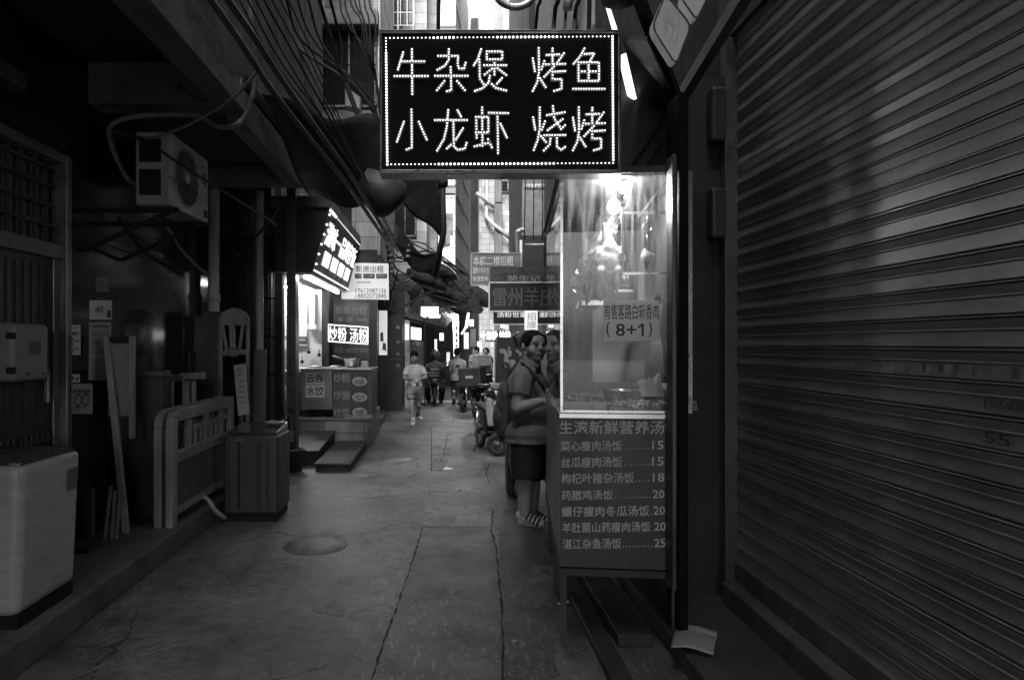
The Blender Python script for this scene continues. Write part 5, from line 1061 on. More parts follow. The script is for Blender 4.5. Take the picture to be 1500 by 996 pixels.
# the lit glass shop with corrugated awning
gs = thing('glass_front_shop', 'lit glass fronted shop under the corrugated awning', 'shop', at(612, 570, 17.4))
Y = 17.42
MB().box(-1.9, at(593, 0, Y).x, Y, 20, 0, 3).box(-1.9, -1.8, Y, 20.4, 0, 3).box(at(621, 0, Y).x, at(623, 0, Y).x, Y - .03, Y + .03, 0, 2.3).build('wall', mat('end_dark', .04), gs)
MB().box(at(593, 0, Y).x, at(600, 0, Y).x, Y, Y + .05, 0, 2.3).build('door_post', mat('post_white', .5, .5), gs)
MB().slab(at(594, 580, Y + .05), at(620, 580, Y + .05), at(620, 500, Y + .05), at(594, 500, Y + .05), (0, .03, 0)).build('poster', mat('shop_poster', .13, .4, var=.4, scale=4), gs)
m = MB(); m.slab(at(602, 497, Y), at(617, 498, Y), at(617, 481, Y), at(602, 479, Y), (0, .03, 0)); m.build('lit_sign', emit('shop_sign_glow', .7), gs)
m = MB(); m.slab(at(593, 498, Y), at(599, 498, Y), at(599, 475, Y), at(593, 474, Y), (0, .03, 0)); m.build('lit_panel', emit('shop_panel_glow', .3), gs)
m = MB(); m.slab(at(594, 570, Y + .02), at(599, 575, Y + .02), at(599, 500, Y + .02), at(594, 500, Y + .02), (0, .02, 0)); m.build('lit_pillar', emit('pillar_glow', .16), gs)
m = MB(); c = at(611, 505, Y + .03); m.lathe([(0, -.01), (.05, -.01), (.06, 0)], c, 16, 'y'); m.build('round_emblem', mat('emblem', .4), gs)
m = MB(); m.tube([c + V((.1 * math.cos(t_), -.01, .08 * math.sin(t_))) for t_ in [k * .3 for k in range(12)]], .008, 5); m.build('emblem_ring', mat('emblem', .4), gs)
m = MB(); m.slab(at(637, 528, 19), at(640, 530, 19), at(640, 497, 19), at(636.5, 497, 19), (0, .03, 0)); m.build('lit_strip', emit('strip_glow', .4), label='narrow vertical strip of light behind the helmeted rider', cat='light')
ca = thing('corrugated_awning', 'corrugated metal awning sloping over the lit glass shop', 'awning', at(640, 470, 17))
e0, e1, f0, f1 = at(607, 466, 16.6), at(656, 482, 19.6), at(622, 430, 17.6), at(672, 466, 20.4)
e0 = V((e0.x - .15, 16.4, 2.35)); f0 = V((-1.05, 16.4, 3.05)); e1 = V((.05, 20.3, 2.1)); f1 = V((.1, 20.3, 2.9))
E0, E1, F0, F1 = at(592, 466, 16.5), at(650, 481, 18.6), at(620, 425, 17.2), at(668, 462, 19.6)
def AW(u, v):
    p = E0.lerp(E1, u).lerp(F0.lerp(F1, u), v); return p + V((0, -.03, .045)) * math.sin(u * 2 * math.pi * 15)
m = MB(); m.grid(AW, 120, 4); m.build('sheet', mat('corrugated_zinc', .24, .35, .7, dirt=.4), ca, solid=.006)
MB().bar(E0, E1, .05).bar(F0, F1, .05).build('edge_bar', dk, ca)
al = thing('awning_lightbox', 'small blurred white lightbox mounted on the corrugated awning', 'sign', at(630, 466, 16.2))
MB().slab(at(615, 466, 16.1), at(644, 467, 16.1), at(643, 447, 16.1), at(615, 447, 16.1), (0, .12, 0)).build('case', mat('case_dark', .06), al)
m = MB()
for k in range(9): m.slab(at(617 + k * 2.8, 463 + (k * 7 % 3), 16.09), at(619.4 + k * 2.8, 463 + (k * 5 % 3), 16.09), at(619.6 + k * 2.8, 449.5 + (k * 3 % 2), 16.09), at(617.2 + k * 2.8, 449.5, 16.09), (0, -.01, 0))
m.build('lit_characters', emit('awning_letters', 2, 1, False), al)
m = MB(); m.slab(at(628, 466, 16.085), at(645, 466, 16.085), at(645, 461, 16.085), at(628, 461, 16.085), (0, -.01, 0)); m.build('lit_strip', emit('awning_strip', .5, 1, False), al)
vb = thing('vertical_banner', 'white vertical lit banner with dark figures behind the walking man', 'banner', at(668, 520, 19.8))
MB().slab(at(664.5, 522, 19.8), at(672, 522, 19.8), at(672, 463, 19.8), at(663, 463, 19.8), (0, .06, 0)).build('panel', emit('banner_glow', .3), vb)
m = MB()
for k, (y, h) in enumerate(((477, 6), (487, 6), (497, 4), (505, 3))):
    m.slab(at(666.5, y + h, 19.79), at(671, y + h, 19.79), at(670, y + h * .5, 19.79), at(667.5, y + h * .5, 19.79), (0, -.01, 0)); m.slab(at(667, y + h * .5, 19.79), at(670, y + h * .5, 19.79), at(670.3, y, 19.79), at(667.5, y, 19.79), (0, -.012, 0))
m.build('print', dk, vb)
sp = emit('spot_glow', 150)
m = MB(); m.ell(at(666.5, 463, 19.5), (.09, .05, .05)); m.build('spot_lamp', sp, label='bright spot lamp at the top of the white vertical banner', cat='lamp')
m = MB(); m.slab(at(681, 480, 20), at(685, 480, 20), at(688, 457, 20), at(685, 457, 20), (0, .05, 0)).slab(at(675, 489, 19.9), at(677, 490, 19.9), at(683, 481, 19.9), at(681, 480, 19.9), (0, .04, 0)); m.build('strip_light', emit('strip_light2', 1.2), label='bent slanting white strip light right of the vertical banner', cat='light')
m = MB(); m.slab(at(689, 508, 21), at(697, 508, 21), at(697, 482, 21), at(689, 482, 21), (0, .05, 0)); m.build('wall_poster', mat('poster_dim', .12, .5, var=.5, scale=3), label='dim wall poster with round faces at the alley end', cat='poster')
m = MB(); m.ell(at(707, 492, 17), (.035, .03, .03)); m.build('bare_bulb', sp, label='bare bright bulb left of the far LED words', cat='lamp')

# ------------------------------------------------------------------ tarps, poles and cables over the alley, left
tarp = mat('dark_tarp', .03, .55, dirt=.4, bump=.5, bs=5, bd=.05); tarp_l = mat('rolled_tarp', .06, .5, dirt=.4, bump=.4, bs=6, bd=.04)
def sheet(name, a, b, c, d_, sag, label, m=None, nu=14, nv=10):
    def f(u, v): p = a.lerp(b, u).lerp(d_.lerp(c, u), v); return p + V((0, 0, -sag * math.sin(math.pi * u) * (1 - .5 * v) + .05 * math.sin(u * 9 + v * 7)))
    g = MB(); g.grid(f, nu, nv); return g.build(name, m or tarp, solid=.02, label=label, cat='tarp')
tp0 = sheet('tarp', at(383, 138, 5.75), at(552, 172, 8.0), at(580, 298, 8.1), at(452, 290, 7.7), .07, 'large dark tarp roof hanging left of the LED signboard')
sheet('tarp', at(555, 238, 10.2), at(652, 258, 11.5), at(648, 350, 11.6), at(560, 262, 10.3), .1, 'dark tarp sheet hanging under the lower left of the LED signboard')
sheet('tarp', at(580, 330, 12.5), at(648, 372, 13.5), at(640, 410, 13.6), at(575, 360, 12.5), .2, 'lower dark tarp edge beneath the tangled cables')
m = MB()
for k in range(1): a_, b_ = at(440, 170, 6.4), at(556, 205, 8.2); m.bar(a_, b_, .05)
fr_ = m.build('tarp_frame', dk, tp0)
m = MB(); P = [at(528, 262, 7.75), at(548, 276, 7.8), at(566, 288, 7.85), at(576, 296, 7.9), at(582, 302, 7.92), at(585, 305, 7.93)]
m.tube(P, [.15, .22, .26, .24, .16, .05], 18); m.build('rolled_tarp', tarp_l, label='pale rounded end of a rolled tarp below the left corner of the LED signboard', cat='tarp')
m = MB().bar(at(507, 123, 8.5), at(572, 300, 8.6), .07, .05); m.build('slanting_bar', dk, label='slanting flat dark bar beside the left edge of the LED signboard', cat='bar')
m = MB().tube([at(648, 262, 11.4), at(650, 340, 11.4), at(636, 405, 11.6)], .05, 8).ell(at(648, 268, 11.4), .1); m.build('tarp_pole', dk, label='dark tarp pole with round knob under the LED signboard', cat='pole')
for j, (dx, dy) in enumerate(((0, 0), (18, -10))):
    hang('conduit', [at(180 + dx, -190 + dy, 3.2), at(300 + dx, -12 + dy, 3.9), at(352 + dx, 62 + dy, 4.4), at(400 + dx, 135 + dy, 4.9), at(455 + dx * .8, 205 + dy * .8, 5.7), at(512 + dx * .5, 275 + dy * .6, 6.8), at(560 + dx * .3, 345 + dy * .4, 8.6), at(578 + dx * .3, 372 + dy * .4, 10)], .022, mat('conduit_taped', .14, .5, var=.95, scale=14, dirt=.5, dscale=7), ['lower taped conduit running diagonally along the left fronts', 'upper taped conduit running diagonally along the left fronts'][j], 'conduit', 'diagonal conduits')
rn = random.Random(20)
for k in range(7):                     # thin straight wires strung along the fronts
    x = 345 + k * 12; hang('wire', [at(x - 130, -260, 4.0), at(x, -10, 4.6 + k * .1), at(x + 62 - k * 2, 95 + rn.uniform(-6, 6), 5.4 + k * .1), at(505 + k * 4, 225 + k * 4 + rn.uniform(-6, 6), 6.9), at(565 + k * 3, 330 + k * 5, 13)], rn.uniform(.004, .009), blackc if k % 4 else greyc, 'thin straight wire strung along the left fronts', group='thin wires on the left', sub=4, n=5)
rn = random.Random(21)
for k in range(6):                      # bundle dropping from the top left to the junction by the sign
    x = 400 + k * 16; e = rn.uniform(-8, 8)
    hang('cable', [at(x - 60, -260, 6.2), at(x, -15, 6.6), at(x + 30 - k * 2, 62 + rn.uniform(-6, 6), 7.4), at(508 + e, 112 + rn.uniform(-12, 12), 9), at(546 + e * .3, 160 + rn.uniform(-10, 10), 10.5), at(560 + e * .4, 215 + rn.uniform(-10, 10), 12)], rn.uniform(.01, .022), blackc if k % 3 else greyc, 'black overhead cable in the bundle dropping along the gable', group='cables before the gable', sub=6)
for k in range(7):
    x = 497 + k * 7; hang('cable', [at(x - 10, -200, 11.5), at(x, -12, 11.5), at(x + 12 + rn.uniform(-6, 6), 30, 11.5), at(535 + k * 2, 82 + rn.uniform(-10, 10), 11.6), at(550, 112 + rn.uniform(-6, 6), 11.8), at(556 + k, 170, 12)], .016, blackc, 'black wire of the bunch hanging before the gable window', group='wires of the hanging bunch', sub=5, n=5)
for k in range(14):                     # tangle further up the alley
    y0 = 300 + k * 9; Y0 = 12 + rn.random() * 3
    hang('cable', [at(560 + rn.uniform(0, 25), y0 + rn.uniform(-20, 10), Y0 + 1.2), at(575 + rn.uniform(-10, 10), y0 + 40 + rn.uniform(-10, 25), Y0 + 1.7), at(630 + rn.uniform(-10, 10), y0 * .7 + 150 + rn.uniform(-12, 12), Y0 + 2.5), at(690 + rn.uniform(-5, 20), y0 * .4 + 290 + rn.uniform(-15, 15), Y0 + 5)], rn.uniform(.012, .022), blackc, 'black cable in the tangle crossing under the LED signboard', group='tangled cables over the alley', sub=6, n=5)
m = MB()
for c_, r_ in ((at(625, 410, 15.5), .36), (at(652, 432, 16.5), .42), (at(676, 442, 17.5), .42), (at(640, 395, 15.5), .35), (at(690, 430, 18), .5)):
    m.ell(c_, (r_ * 1.5, r_, r_ * .5), Euler((0, R(25), 0)).to_matrix())
remesh(m, 'cable_clump', mat('clump_dark', .014, .8, var=.8, scale=6, bump=1, bs=9, bd=.05), .06, 2, label='dark sagging clump of tarps and cables above the alley middle', cat='tarp')
for i, (px, py, n) in enumerate(((572, 343, 6), (597, 352, 4), (574, 375, 4))):
    t = thing('insulator_rack', ['longest row of round insulators under the rolled tarp', 'short row of insulators by the dark tarp', 'lowest row of insulators above the rental sign'][i], 'insulators', at(px, py, 12.8), 'insulators on the left fronts')
    m = MB()
    for k in range(n): m.lathe([(.02, -.04), (.055, -.02), (.055, .02), (.02, .04)], at(px, py + k * 8, 12.8), 10)
    m.build('insulator', mat('porcelain', .16, .3), t); MB().bar(at(px - 4, py - 6, 12.85), at(px - 4, py + n * 8, 12.85), .03).build('bar', dk, t)

# ================================================================== further up the alley, right side
XQ = 1.9
r2 = thing('right_row_house', 'dark house front behind the glass stall on the right', 'house', (2.5, 9.5, 0))
MB().box(2.0, 9, 8.52, 12.4, 0, 14).build('wall', plaster_d, r2)
r3 = thing('balcony_row_house', 'house on the right with a dark balcony and a pale pillar over the shop signs', 'house', (2.6, 14, 0))
MB().box(2.35, 9, 12.42, 24.6, 0, 14).build('wall', mat('row_grey', .10, .7, dirt=.4), r3)
Y = 15.0
MB().box(at(800, 0, Y).x, 2.34, Y, 18, at(0, 405, Y).z, at(0, 345, Y).z).build('balcony', mat('balcony_dark', .03, .6), r3)
MB().slab(at(764, 345, 16), at(794, 345, 16), at(812, 250, 16), at(766, 225, 16), (0, .05, 0)).build('panel', mat('panel_grey2', .26, .6, dirt=.3), r3)
MB().slab(at(764, 405, 15.4), at(800, 405, 15.4), at(800, 345, 15.4), at(764, 345, 15.4), (0, .3, 0)).build('balcony_front', mat('balcony_dark', .03), r3)
MB().bar(at(803, 345, 14.9), at(822, 240, 12.5), .05, .09).build('roof_edge', mat('roof_edge', .3, .4, .4), r3)
m = MB()
for k in range(6): m.tube([at(770 + k * 5, 270, 14.8), at(770 + k * 5, 278, 14.8)], .035, 8)
m.build('hanging_peg', mat('peg_white', .55, .4), r3)
m = MB()
for k in range(7): m.tube([at(771 + k * 4, 357, 14.9), at(771 + k * 4, 360, 14.9)], .03, 6)
m.build('rail_peg', mat('peg_white', .5), r3)
for k in range(3): hang('cable', [at(770 + k * 12, 235, 13.5), at(769 + k * 13, 300, 14), at(768 + k * 13, 352, 14.3)], .012, blackc, 'thin dark drop wire before the dark balcony on the right', group='drop wires at the right balcony', sub=4, n=5)
hang('pipe', [at(757, 342, 14.6), at(760, 338, 14.6), at(767, 337, 14.7)], .05, pvc, 'short bent pipe at the left end of the dark balcony', 'pipe')
MB().tube([at(757, 340, 14.6), at(757, 390, 14.6), at(764, 398, 14.6)], .07, 10).build('downpipe', mat('downpipe_dark', .06, .5), label='dark downpipe left of the dark balcony above the rental board', cat='pipe')
MB().tube([at(763, 352, 14.55), at(763, 415, 14.55)], .03, 8).build('downpipe', pvc, label='thin white downpipe beside the dark downpipe', cat='pipe')
def sign(name, x0, y0, x1, y1, Y, m_, label, th=.08, frame=None, cat='sign'):
    t = thing(name, label, cat, at((x0 + x1) / 2, y1, Y)); MB().slab(at(x0, y1, Y), at(x1, y1, Y), at(x1, y0, Y), at(x0, y0, Y), (0, th, 0)).build('panel', m_, t)
    if frame:
        g = MB(); c4 = [at(x0, y1, Y), at(x1, y1, Y), at(x1, y0, Y), at(x0, y0, Y)]
        for i in range(4): g.bar(c4[i] + V((0, -.004, 0)), c4[(i + 1) % 4] + V((0, -.004, 0)), .022)
        g.build('frame', frame, t)
    return t
t = sign('rental_board', 690, 371, 763, 418, 13.2, mat('board_grey', .17, .5), 'grey rental board with pale characters above the dark meal sign', frame=mat('rim_pale', .35, .4))
bl = mat('board_letter', .62, .5, bump=0)
words(t, bl, [('本栋二楼招租', 693, 375.5, 752, 389), ('面积170平方', 693, 392, 716, 401), ('有意致电:', 693, 405, 716, 413)], flat(13.19), bold=.006)
t = sign('meal_sign', 718.5, 391, 800, 413.5, 12.3, mat('board_dim', .05, .4), 'dim dark meal sign between the rental board and the framed sign')
words(t, mat('letter_dim', .12, .5), [('自助快餐', 722, 394, 759, 402)], flat(12.29)); words(t, mat('letter_dim2', .3, .5), [('蘭生记', 743, 403, 792, 413)], flat(12.29))
t = sign('framed_sign', 716.5, 414, 822, 456, 10.2, mat('board_black', .03, .4), 'large dark framed sign with four grey characters over the parked scooters', frame=mat('frame_white', .6, .4))
words(t, mat('letter_grey', .14, .5), [('雷州羊庄', 722, 421, 813, 449)], flat(10.19), bold=.004)
t = sign('noodle_sign', 722, 456, 812, 475, 12.8, mat('board_black', .03), 'wide dark noodle sign with white characters below the framed sign', frame=mat('frame_lit', .6, .4))
words(t, emit('noodle_letters', .22, 1, False), [('汤粉世家', 728, 457, 772, 465), ('湘菜', 790, 457, 805, 465)], flat(12.79), bold=.006)
t = sign('hiring_notice', 768.5, 455, 787.5, 483.5, 9.6, emit('notice_glow', .2, 1, False), 'bright white vertical notice hanging above the man in the polo shirt', .02)
words(t, mat('letter_dim2', .3), [('招', 772, 458, 785, 469), ('牌', 772, 470.5, 785, 481.5)], flat(9.59), bold=0)
t = sign('far_led_sign', 711, 484, 749, 500, 16.5, mat('sign_black', .02), 'far lit LED words reading 汤粉 炒粉 over the parked scooters', .05)
m = MB(); lettering(m, '汤粉 炒粉', at(712, 498, 16.49), at(748, 498, 16.49), at(712, 485, 16.49), .02, .01); m.build('lit_characters', emit('far_led', 1.5), t)
hang('downlight_arm', [at(744, 503, 15), at(750, 494, 14.8), at(759, 487, 14.4)], .028, mat('arm_pale', .5, .4), 'slanting pale tube arm behind the man in the polo shirt', 'pipe')
for i, (x0, y0, x1, y1, Y, e, lab) in enumerate(((733, 466, 741, 480, 17.5, .3, 'small lit square sign above the far LED words'), (699, 500, 706, 515, 21, .25, 'small lit panel left of the bare bulb at the alley end'), (644, 488, 650, 499, 20.3, .3, 'small lit sign over the helmeted rider'), (688, 468, 694, 478, 22.5, .4, 'tiny lit sign high at the dark alley end'), (654, 516, 659, 536, 22, .12, 'dim lit doorway strip between the rider and the walking man'))):
    t = MB().slab(at(x0, y1, Y), at(x1, y1, Y), at(x1, y0, Y), at(x0, y0, Y), (0, .05, 0)).build('lit_sign', emit('far_sign%d' % i, e), label=lab, cat='sign')
# hung shirts and racks behind the scooters
rn = random.Random(31)
for k in range(26):
    x, y = rn.uniform(732, 768), rn.uniform(508, 535); Y = rn.uniform(13.6, 14.6); s_ = rn.uniform(2, 5); m = MB(); m.slab(at(x, y + s_ * 1.5, Y), at(x + s_, y + s_ * 1.4, Y), at(x + s_ * .9, y, Y), at(x + rn.uniform(-1, 1), y, Y), (0, .02, 0))
    m.build('hanging_packet', mat('goods_pale', .38, .7, var=.5, scale=5), label='pale packet among those hung on the dark stand behind the scooters', cat='packet', group='packets on the stand')
MB().box(at(728, 0, 14.7).x, at(775, 0, 14.7).x, 14.7, 15.2, 0, 1.75).build('goods_stand', mat('stand_dark', .05, .6), label='dark shop stand carrying the pale hanging packets', cat='stand')
# overhead duct and pipe at the top edge
hang('flexible_duct', [at(722, -20, 7), at(733, 2, 7), at(755, 11, 7), at(776, 3, 7), at(790, -20, 7)], .038, mat('duct_silver', .45, .3, .7), 'silver curved duct sagging into view above the LED signboard', 'duct', n=12)
MB().tube([at(838, -30, 6.5), at(831, 14, 6.5)], .045, 12).build('overhead_pipe', pvc, label='white pipe end pointing down above the LED signboard', cat='pipe')
for k, x in enumerate((786, 812, 828, 842, 870, 890)): hang('cable', [at(x + 20, -220, 7 + k * .2), at(x + 8, -20, 7 + k * .2), at(x + 2, 10, 7.1 + k * .2), at(x, 30, 7.2 + k * .2), at(x - 3, 60, 7.4)], .025 if k % 2 else .018, blackc, 'thick black cable rising behind the top edge of the LED signboard', group='cables rising behind the sign', sub=4)
MB().box(at(785, 0, 7.8).x, 2.3, 7.85, 8.45, at(0, 250, 7.9).z + .55, 14).build('upper_bay', mat('bay_grey', .16, .7, dirt=.35), label='grey upper bay of a house behind the top right of the LED signboard', cat='house')
# ================================================================== people
skin = mat('skin', .38, .5); hairm = mat('hair', .012, .5); shoe_w = mat('shoe_white', .55, .5, var=.1); shoe_d = mat('shoe_dark', .03, .5)
def head_frame(yaw):                    # yaw 0 looks along +X, negative turns towards the camera
    f = V((math.cos(yaw), math.sin(yaw), 0)); l = V((-math.sin(yaw), math.cos(yaw), 0)); return Matrix((f, l, V((0, 0, 1)))).transposed()
def add_head(mb, c, yaw, s, fat=1.0):
    M3 = head_frame(yaw); P = lambda x, y, z: c + M3 @ V((x * s, y * s, z * s)); E = lambda p, r: mb.ell(P(*p), tuple(k * s for k in r), M3, 18, 12)
    E((-.012, 0, .03), (.1, .08 * fat, .095)); E((.02, 0, -.03), (.075, .07 * fat, .09)); E((.03, 0, -.075), (.055, .057 * fat, .045)); E((.066, 0, -.1), (.024, .028, .02))
    E((.104, 0, -.022), (.016, .018, .013)); mb.cap(P(.088, 0, .02), P(.104, 0, -.018), .008 * s, .013 * s); E((.08, 0, .024), (.016, .052, .011))
    for q in (-1, 1):
        E((.055, q * .038 * fat, -.036), (.029, .031 * fat, .037)); E((-.008, q * .081 * fat, -.004), (.018, .011, .029))
    E((.02, 0, -.094), (.05 * fat, .054 * fat, .035))
    E((.088, 0, -.058), (.014, .026, .008)); E((.086, 0, -.072), (.014, .024, .009))
def face(parent, c, yaw, s, fat=1.0, hair='short'):
    M3 = head_frame(yaw); P = lambda x, y, z: c + M3 @ V((x * s, y * s, z * s)); sc_ = lambda r: tuple(k * s for k in r)
    m = MB()
    for q in (-1, 1): m.ell(P(.0885, q * .034, .004), sc_((.005, .016, .0042)), M3, 10, 6)
    m.build('eye', mat('eye_dark', .015, .25), parent); m = MB()
    for q in (-1, 1):
        m.tube([P(.09, q * .014, .03), P(.091, q * .032, .034), P(.079, q * .056, .034)], [.003 * s, .0042 * s, .0025 * s], 6)
    m.build('eyebrow', hairm, parent)
    m = MB(); m.tube([P(.089, -.026, -.066), P(.1015, 0, -.064), P(.089, .026, -.066)], [.002 * s, .0038 * s, .002 * s], 6); m.build('mouth', mat('lip_dark', .13, .45), parent)
    m = MB(); m.ell(P(-.02, 0, .047), sc_((.0985, .083 * fat, .086)), M3, 24, 16); m.ell(P(-.042, 0, .02), sc_((.079, .0835 * fat, .072)), M3, 20, 12)
    if hair == 'tied': m.ell(P(-.11, 0, .03), sc_((.05, .03, .045)), M3); m.ell(P(-.0, 0, .06), sc_((.1, .086, .075)), M3, 20, 12)
    for q in (-1, 1): m.ell(P(.012, q * .064 * fat, .04), sc_((.05, .0235, .05)), M3, 14, 10); m.ell(P(.03, q * .06 * fat, .062), sc_((.042, .022, .034)), M3, 14, 10)
    remesh(m, 'hair', hairm, .006 * s, 2, parent)
def add_hand(mb, wrist, d, n, s=1.0, curl=.7, side=1):
    d = d.normalized(); n = (n - d * n.dot(d)).normalized(); l = d.cross(n) * side      # l: thumb side
    mb.cap(wrist, wrist + d * .03 * s, .026 * s, .03 * s)
    for k in range(4): q = l * (.03 - .02 * k) * s; mb.cap(wrist + d * .02 * s + q * .7, wrist + d * .085 * s + q, .014 * s, .0125 * s)
    for k, ln in enumerate((.068, .078, .072, .055)):
        b = wrist + d * .088 * s + l * (.032 - .0215 * k) * s; d1 = (d * math.cos(curl * .6) - n * math.sin(curl * .6)); d2 = (d * math.cos(curl * 1.6) - n * math.sin(curl * 1.6))
        e = b + d1 * ln * .55 * s; mb.cap(b, e, .0098 * s, .009 * s); mb.cap(e, e + d2 * ln * .5 * s, .009 * s, .0075 * s)
    b = wrist + d * .03 * s + l * .03 * s; e = b + (l * .7 + d * .6 - n * .3).normalized() * .04 * s; mb.cap(b, e, .013 * s, .0105 * s); mb.cap(e, e + (d * .9 - n * .4 + l * .1).normalized() * .034 * s, .0105 * s, .009 * s)
def person(label, J, yaw, hs, fat, vox, shirt, bottoms, sleeve=.55, leg_cut=.5, shoe=shoe_d, hair='short', g=1.0, bare_head=True, belly=0, group=None, fwd=None, fine=False):
    mb = MB(); c = J['head']; P = J
    add_head(mb, c, yaw, hs, fat); mb.cap(P['neck'] - V((0, 0, .03)), c - V((0, 0, .06 * hs)), .062 * g, .055 * g)
    ch = (P['shL'] + P['shR']) / 2; hp = (P['hipL'] + P['hipR']) / 2; ax = (P['shL'] - P['shR']).normalized(); fw = fwd or V((0, 0, 1)).cross(ax) * -1
    T = Matrix((fw.normalized(), ax, V((0, 0, 1)))).transposed(); wd = (P['shL'] - P['shR']).length
    def torso(m, e=0.0):
        m.ell(ch - V((0, 0, .12)), (.125 * g + e, wd * .46 + e, .19 + e), T, 20, 12); m.ell((ch + hp) / 2 + fw * belly * .5, (.12 * g + belly + e, wd * .42 + e, .2 + e), T, 20, 12); m.ell(hp + V((0, 0, .05)) + fw * belly * .2, (.125 * g + belly * .5 + e, wd * .42 + e, .17 + e), T, 20, 12)
        m.cap(P['shL'] - V((0, 0, .02)), P['shR'] - V((0, 0, .02)), .062 * g + e, .062 * g + e); m.cap(P['neck'] - V((0, 0, .02)), P['shL'] - V((0, 0, .01)), .06 * g + e, .055 * g + e); m.cap(P['neck'] - V((0, 0, .02)), P['shR'] - V((0, 0, .01)), .06 * g + e, .055 * g + e)
    torso(mb)
    for s in 'LR':
        mb.cap(P['sh' + s], P['el' + s], .054 * g, .042 * g); mb.cap(P['el' + s], P['ha' + s], .043 * g, .028 * g)
        d_ = P['ha' + s] - P['el' + s]; nn = P.get('hn' + s, V((0, 0, 1))); add_hand(mb, P['ha' + s], d_, nn, 1.0 if fine else 1.05, P.get('curl', .8), 1 if s == 'R' else -1)
        mb.cap(P['hip' + s], P['kn' + s], .088 * g, .06 * g); mb.cap(P['kn' + s], P['an' + s], .058 * g, .04 * g); k_ = P['kn' + s].lerp(P['an' + s], .3); mb.ell(k_ - fw * .012, (.06 * g, .058 * g, .11))
        mb.cap(P['an' + s], P['toe' + s], .045, .035)
    body = remesh(mb, 'person', skin, vox, 4 if not fine else 3, label=label, cat='person', group=group)
    face(body, c, yaw, hs, fat, hair if bare_head else 'short')
    m = MB(); torso(m, .02); hem = hp.z - .02
    hw = max(wd * .48, (P['hipL'] - P['hipR']).length / 2 + .115 * g + .015)
    for z_ in (.05, -.03, -.1): m.ell(hp + V((0, 0, z_)) + fw * belly * .4, (.165 * g + belly * .6, hw, .17), T, 20, 12)
    for s in 'LR': m.ell(P['sh' + s], .07 * g); m.tube([P['sh' + s], P['sh' + s].lerp(P['el' + s], sleeve)], [.074 * g, .073 * g], 16)
    remesh(m, 'shirt', shirt, max(vox, .01), 2, body, cut=hem)
    m = MB(); m.ell(hp + V((0, 0, .03)) + fw * belly * .2, (.14 * g + belly * .5, wd * .445, .15), T, 20, 12)
    for s in 'LR':
        if leg_cut <= 1.2: m.ell(P['hip' + s], .105 * g); m.tube([P['hip' + s], P['hip' + s].lerp(P['kn' + s], leg_cut)], [.11 * g, .1 * g], 18)
        else: m.cap(P['hip' + s], P['kn' + s], .108 * g, .082 * g); m.cap(P['kn' + s], P['kn' + s].lerp(P['an' + s], leg_cut - 1), .082 * g, .072 * g)
    remesh(m, 'trousers' if leg_cut > 1.3 else 'shorts', bottoms, max(vox, .01), 2, body)
    for s in 'LR':
        a, t_ = P['an' + s], P['toe' + s]; dn = V((0, 0, -.02)); m = MB(); m.cap(a + dn, t_ + dn * .6, .052, .042); m.ell(a + (a - t_).normalized() * .035 + dn, (.045, .045, .05)); m.cap(a + dn, a + V((0, 0, .03)), .05, .046)
        remesh(m, 'shoe', shoe, .008, 2, body)
    return body
# --- the man at the stall window
Y = 6.06
J = dict(head=at(782, 507, 6.02), neck=at(776, 532, 6.06), shR=at(765, 551, 5.87), shL=at(779, 549, 6.27), elR=at(758, 597, 5.80), elL=at(788, 598, 6.36), haR=at(791, 588, 5.76), haL=at(806, 588, 6.2),
         hipR=at(771, 643, 5.97), hipL=at(779, 640, 6.17), knR=at(769, 695, 5.94), knL=at(781, 693, 6.2), anR=at(768, 754, 5.94), anL=at(779, 752, 6.22), toeR=at(791, 764, 5.92), toeL=at(800, 758, 6.2), hnR=V((.1, -.3, 1)), hnL=V((.1, .3, 1)), curl=.75)
polo = mat('polo_grey', .15, .85, var=.12, bump=.8, bs=6, bd=.1, st=(1.3, 1.3, .7)); black_cl = mat('black_cloth', .012, .85)
man = person('stout man in a grey polo shirt and black shorts standing at the stall glass', J, R(-64), 1.10, 1.2, .007, polo, black_cl, sleeve=.62, leg_cut=1.12, shoe=mat('trainer_mix', .42, .5, var=.3, scale=16), g=1.32, belly=.075, fwd=V((.97, -.24, 0)), fine=True)
m = MB(); m.tube([at(769, 527, 5.98), at(776, 533, 5.92), at(785, 537, 5.93), at(790, 534, 5.98)], .022, 8); m.tube([at(769, 527, 5.98), at(765, 530, 6.1), at(770, 530, 6.2)], .022, 8); m.build('collar', polo, man)
m = MB()
for s in ('R', 'L'):
    a, t_ = J['an' + s], J['toe' + s]; m.cap(a - V((.03, 0, .052)), t_ - V((-.01, 0, .03)), .03, .028)
m.build('sole', shoe_w, man)
for s in ('R', 'L'):
    m = MB(); a, t_ = J['an' + s], J['toe' + s]
    for k in range(4): q = a.lerp(t_, .15 + .22 * k) + V((0, -.045, .012 - .006 * k)); m.cap(q + V((-.012, 0, -.03)), q + V((.02, .012, .028)), .009)
    m.build('shoe_stripe', dk, man)
def strip(name, pts, w_, m_, parent=None, **k):
    pts = [V(p) for p in pts]; mb = MB()
    for i in range(len(pts) - 1): mb.bar(pts[i], pts[i + 1], w_, .012, up=(0, -1, 0))
    return mb.build(name, m_, parent, **k)
strip('strap', [at(761, 532, 6.02), at(765, 533, 5.86), at(774, 541, 5.82), at(784, 552, 5.80), at(793, 564, 5.80), at(800, 575, 5.84)], .03, black_cl, man)
bpk = thing('backpack', 'dark backpack worn by the stout man in the polo shirt', 'backpack', at(737, 635, 6.08))
bpm = mat('backpack_cloth', .05, .75, var=.3, bump=.5, bs=9, bd=.04)
m = MB()
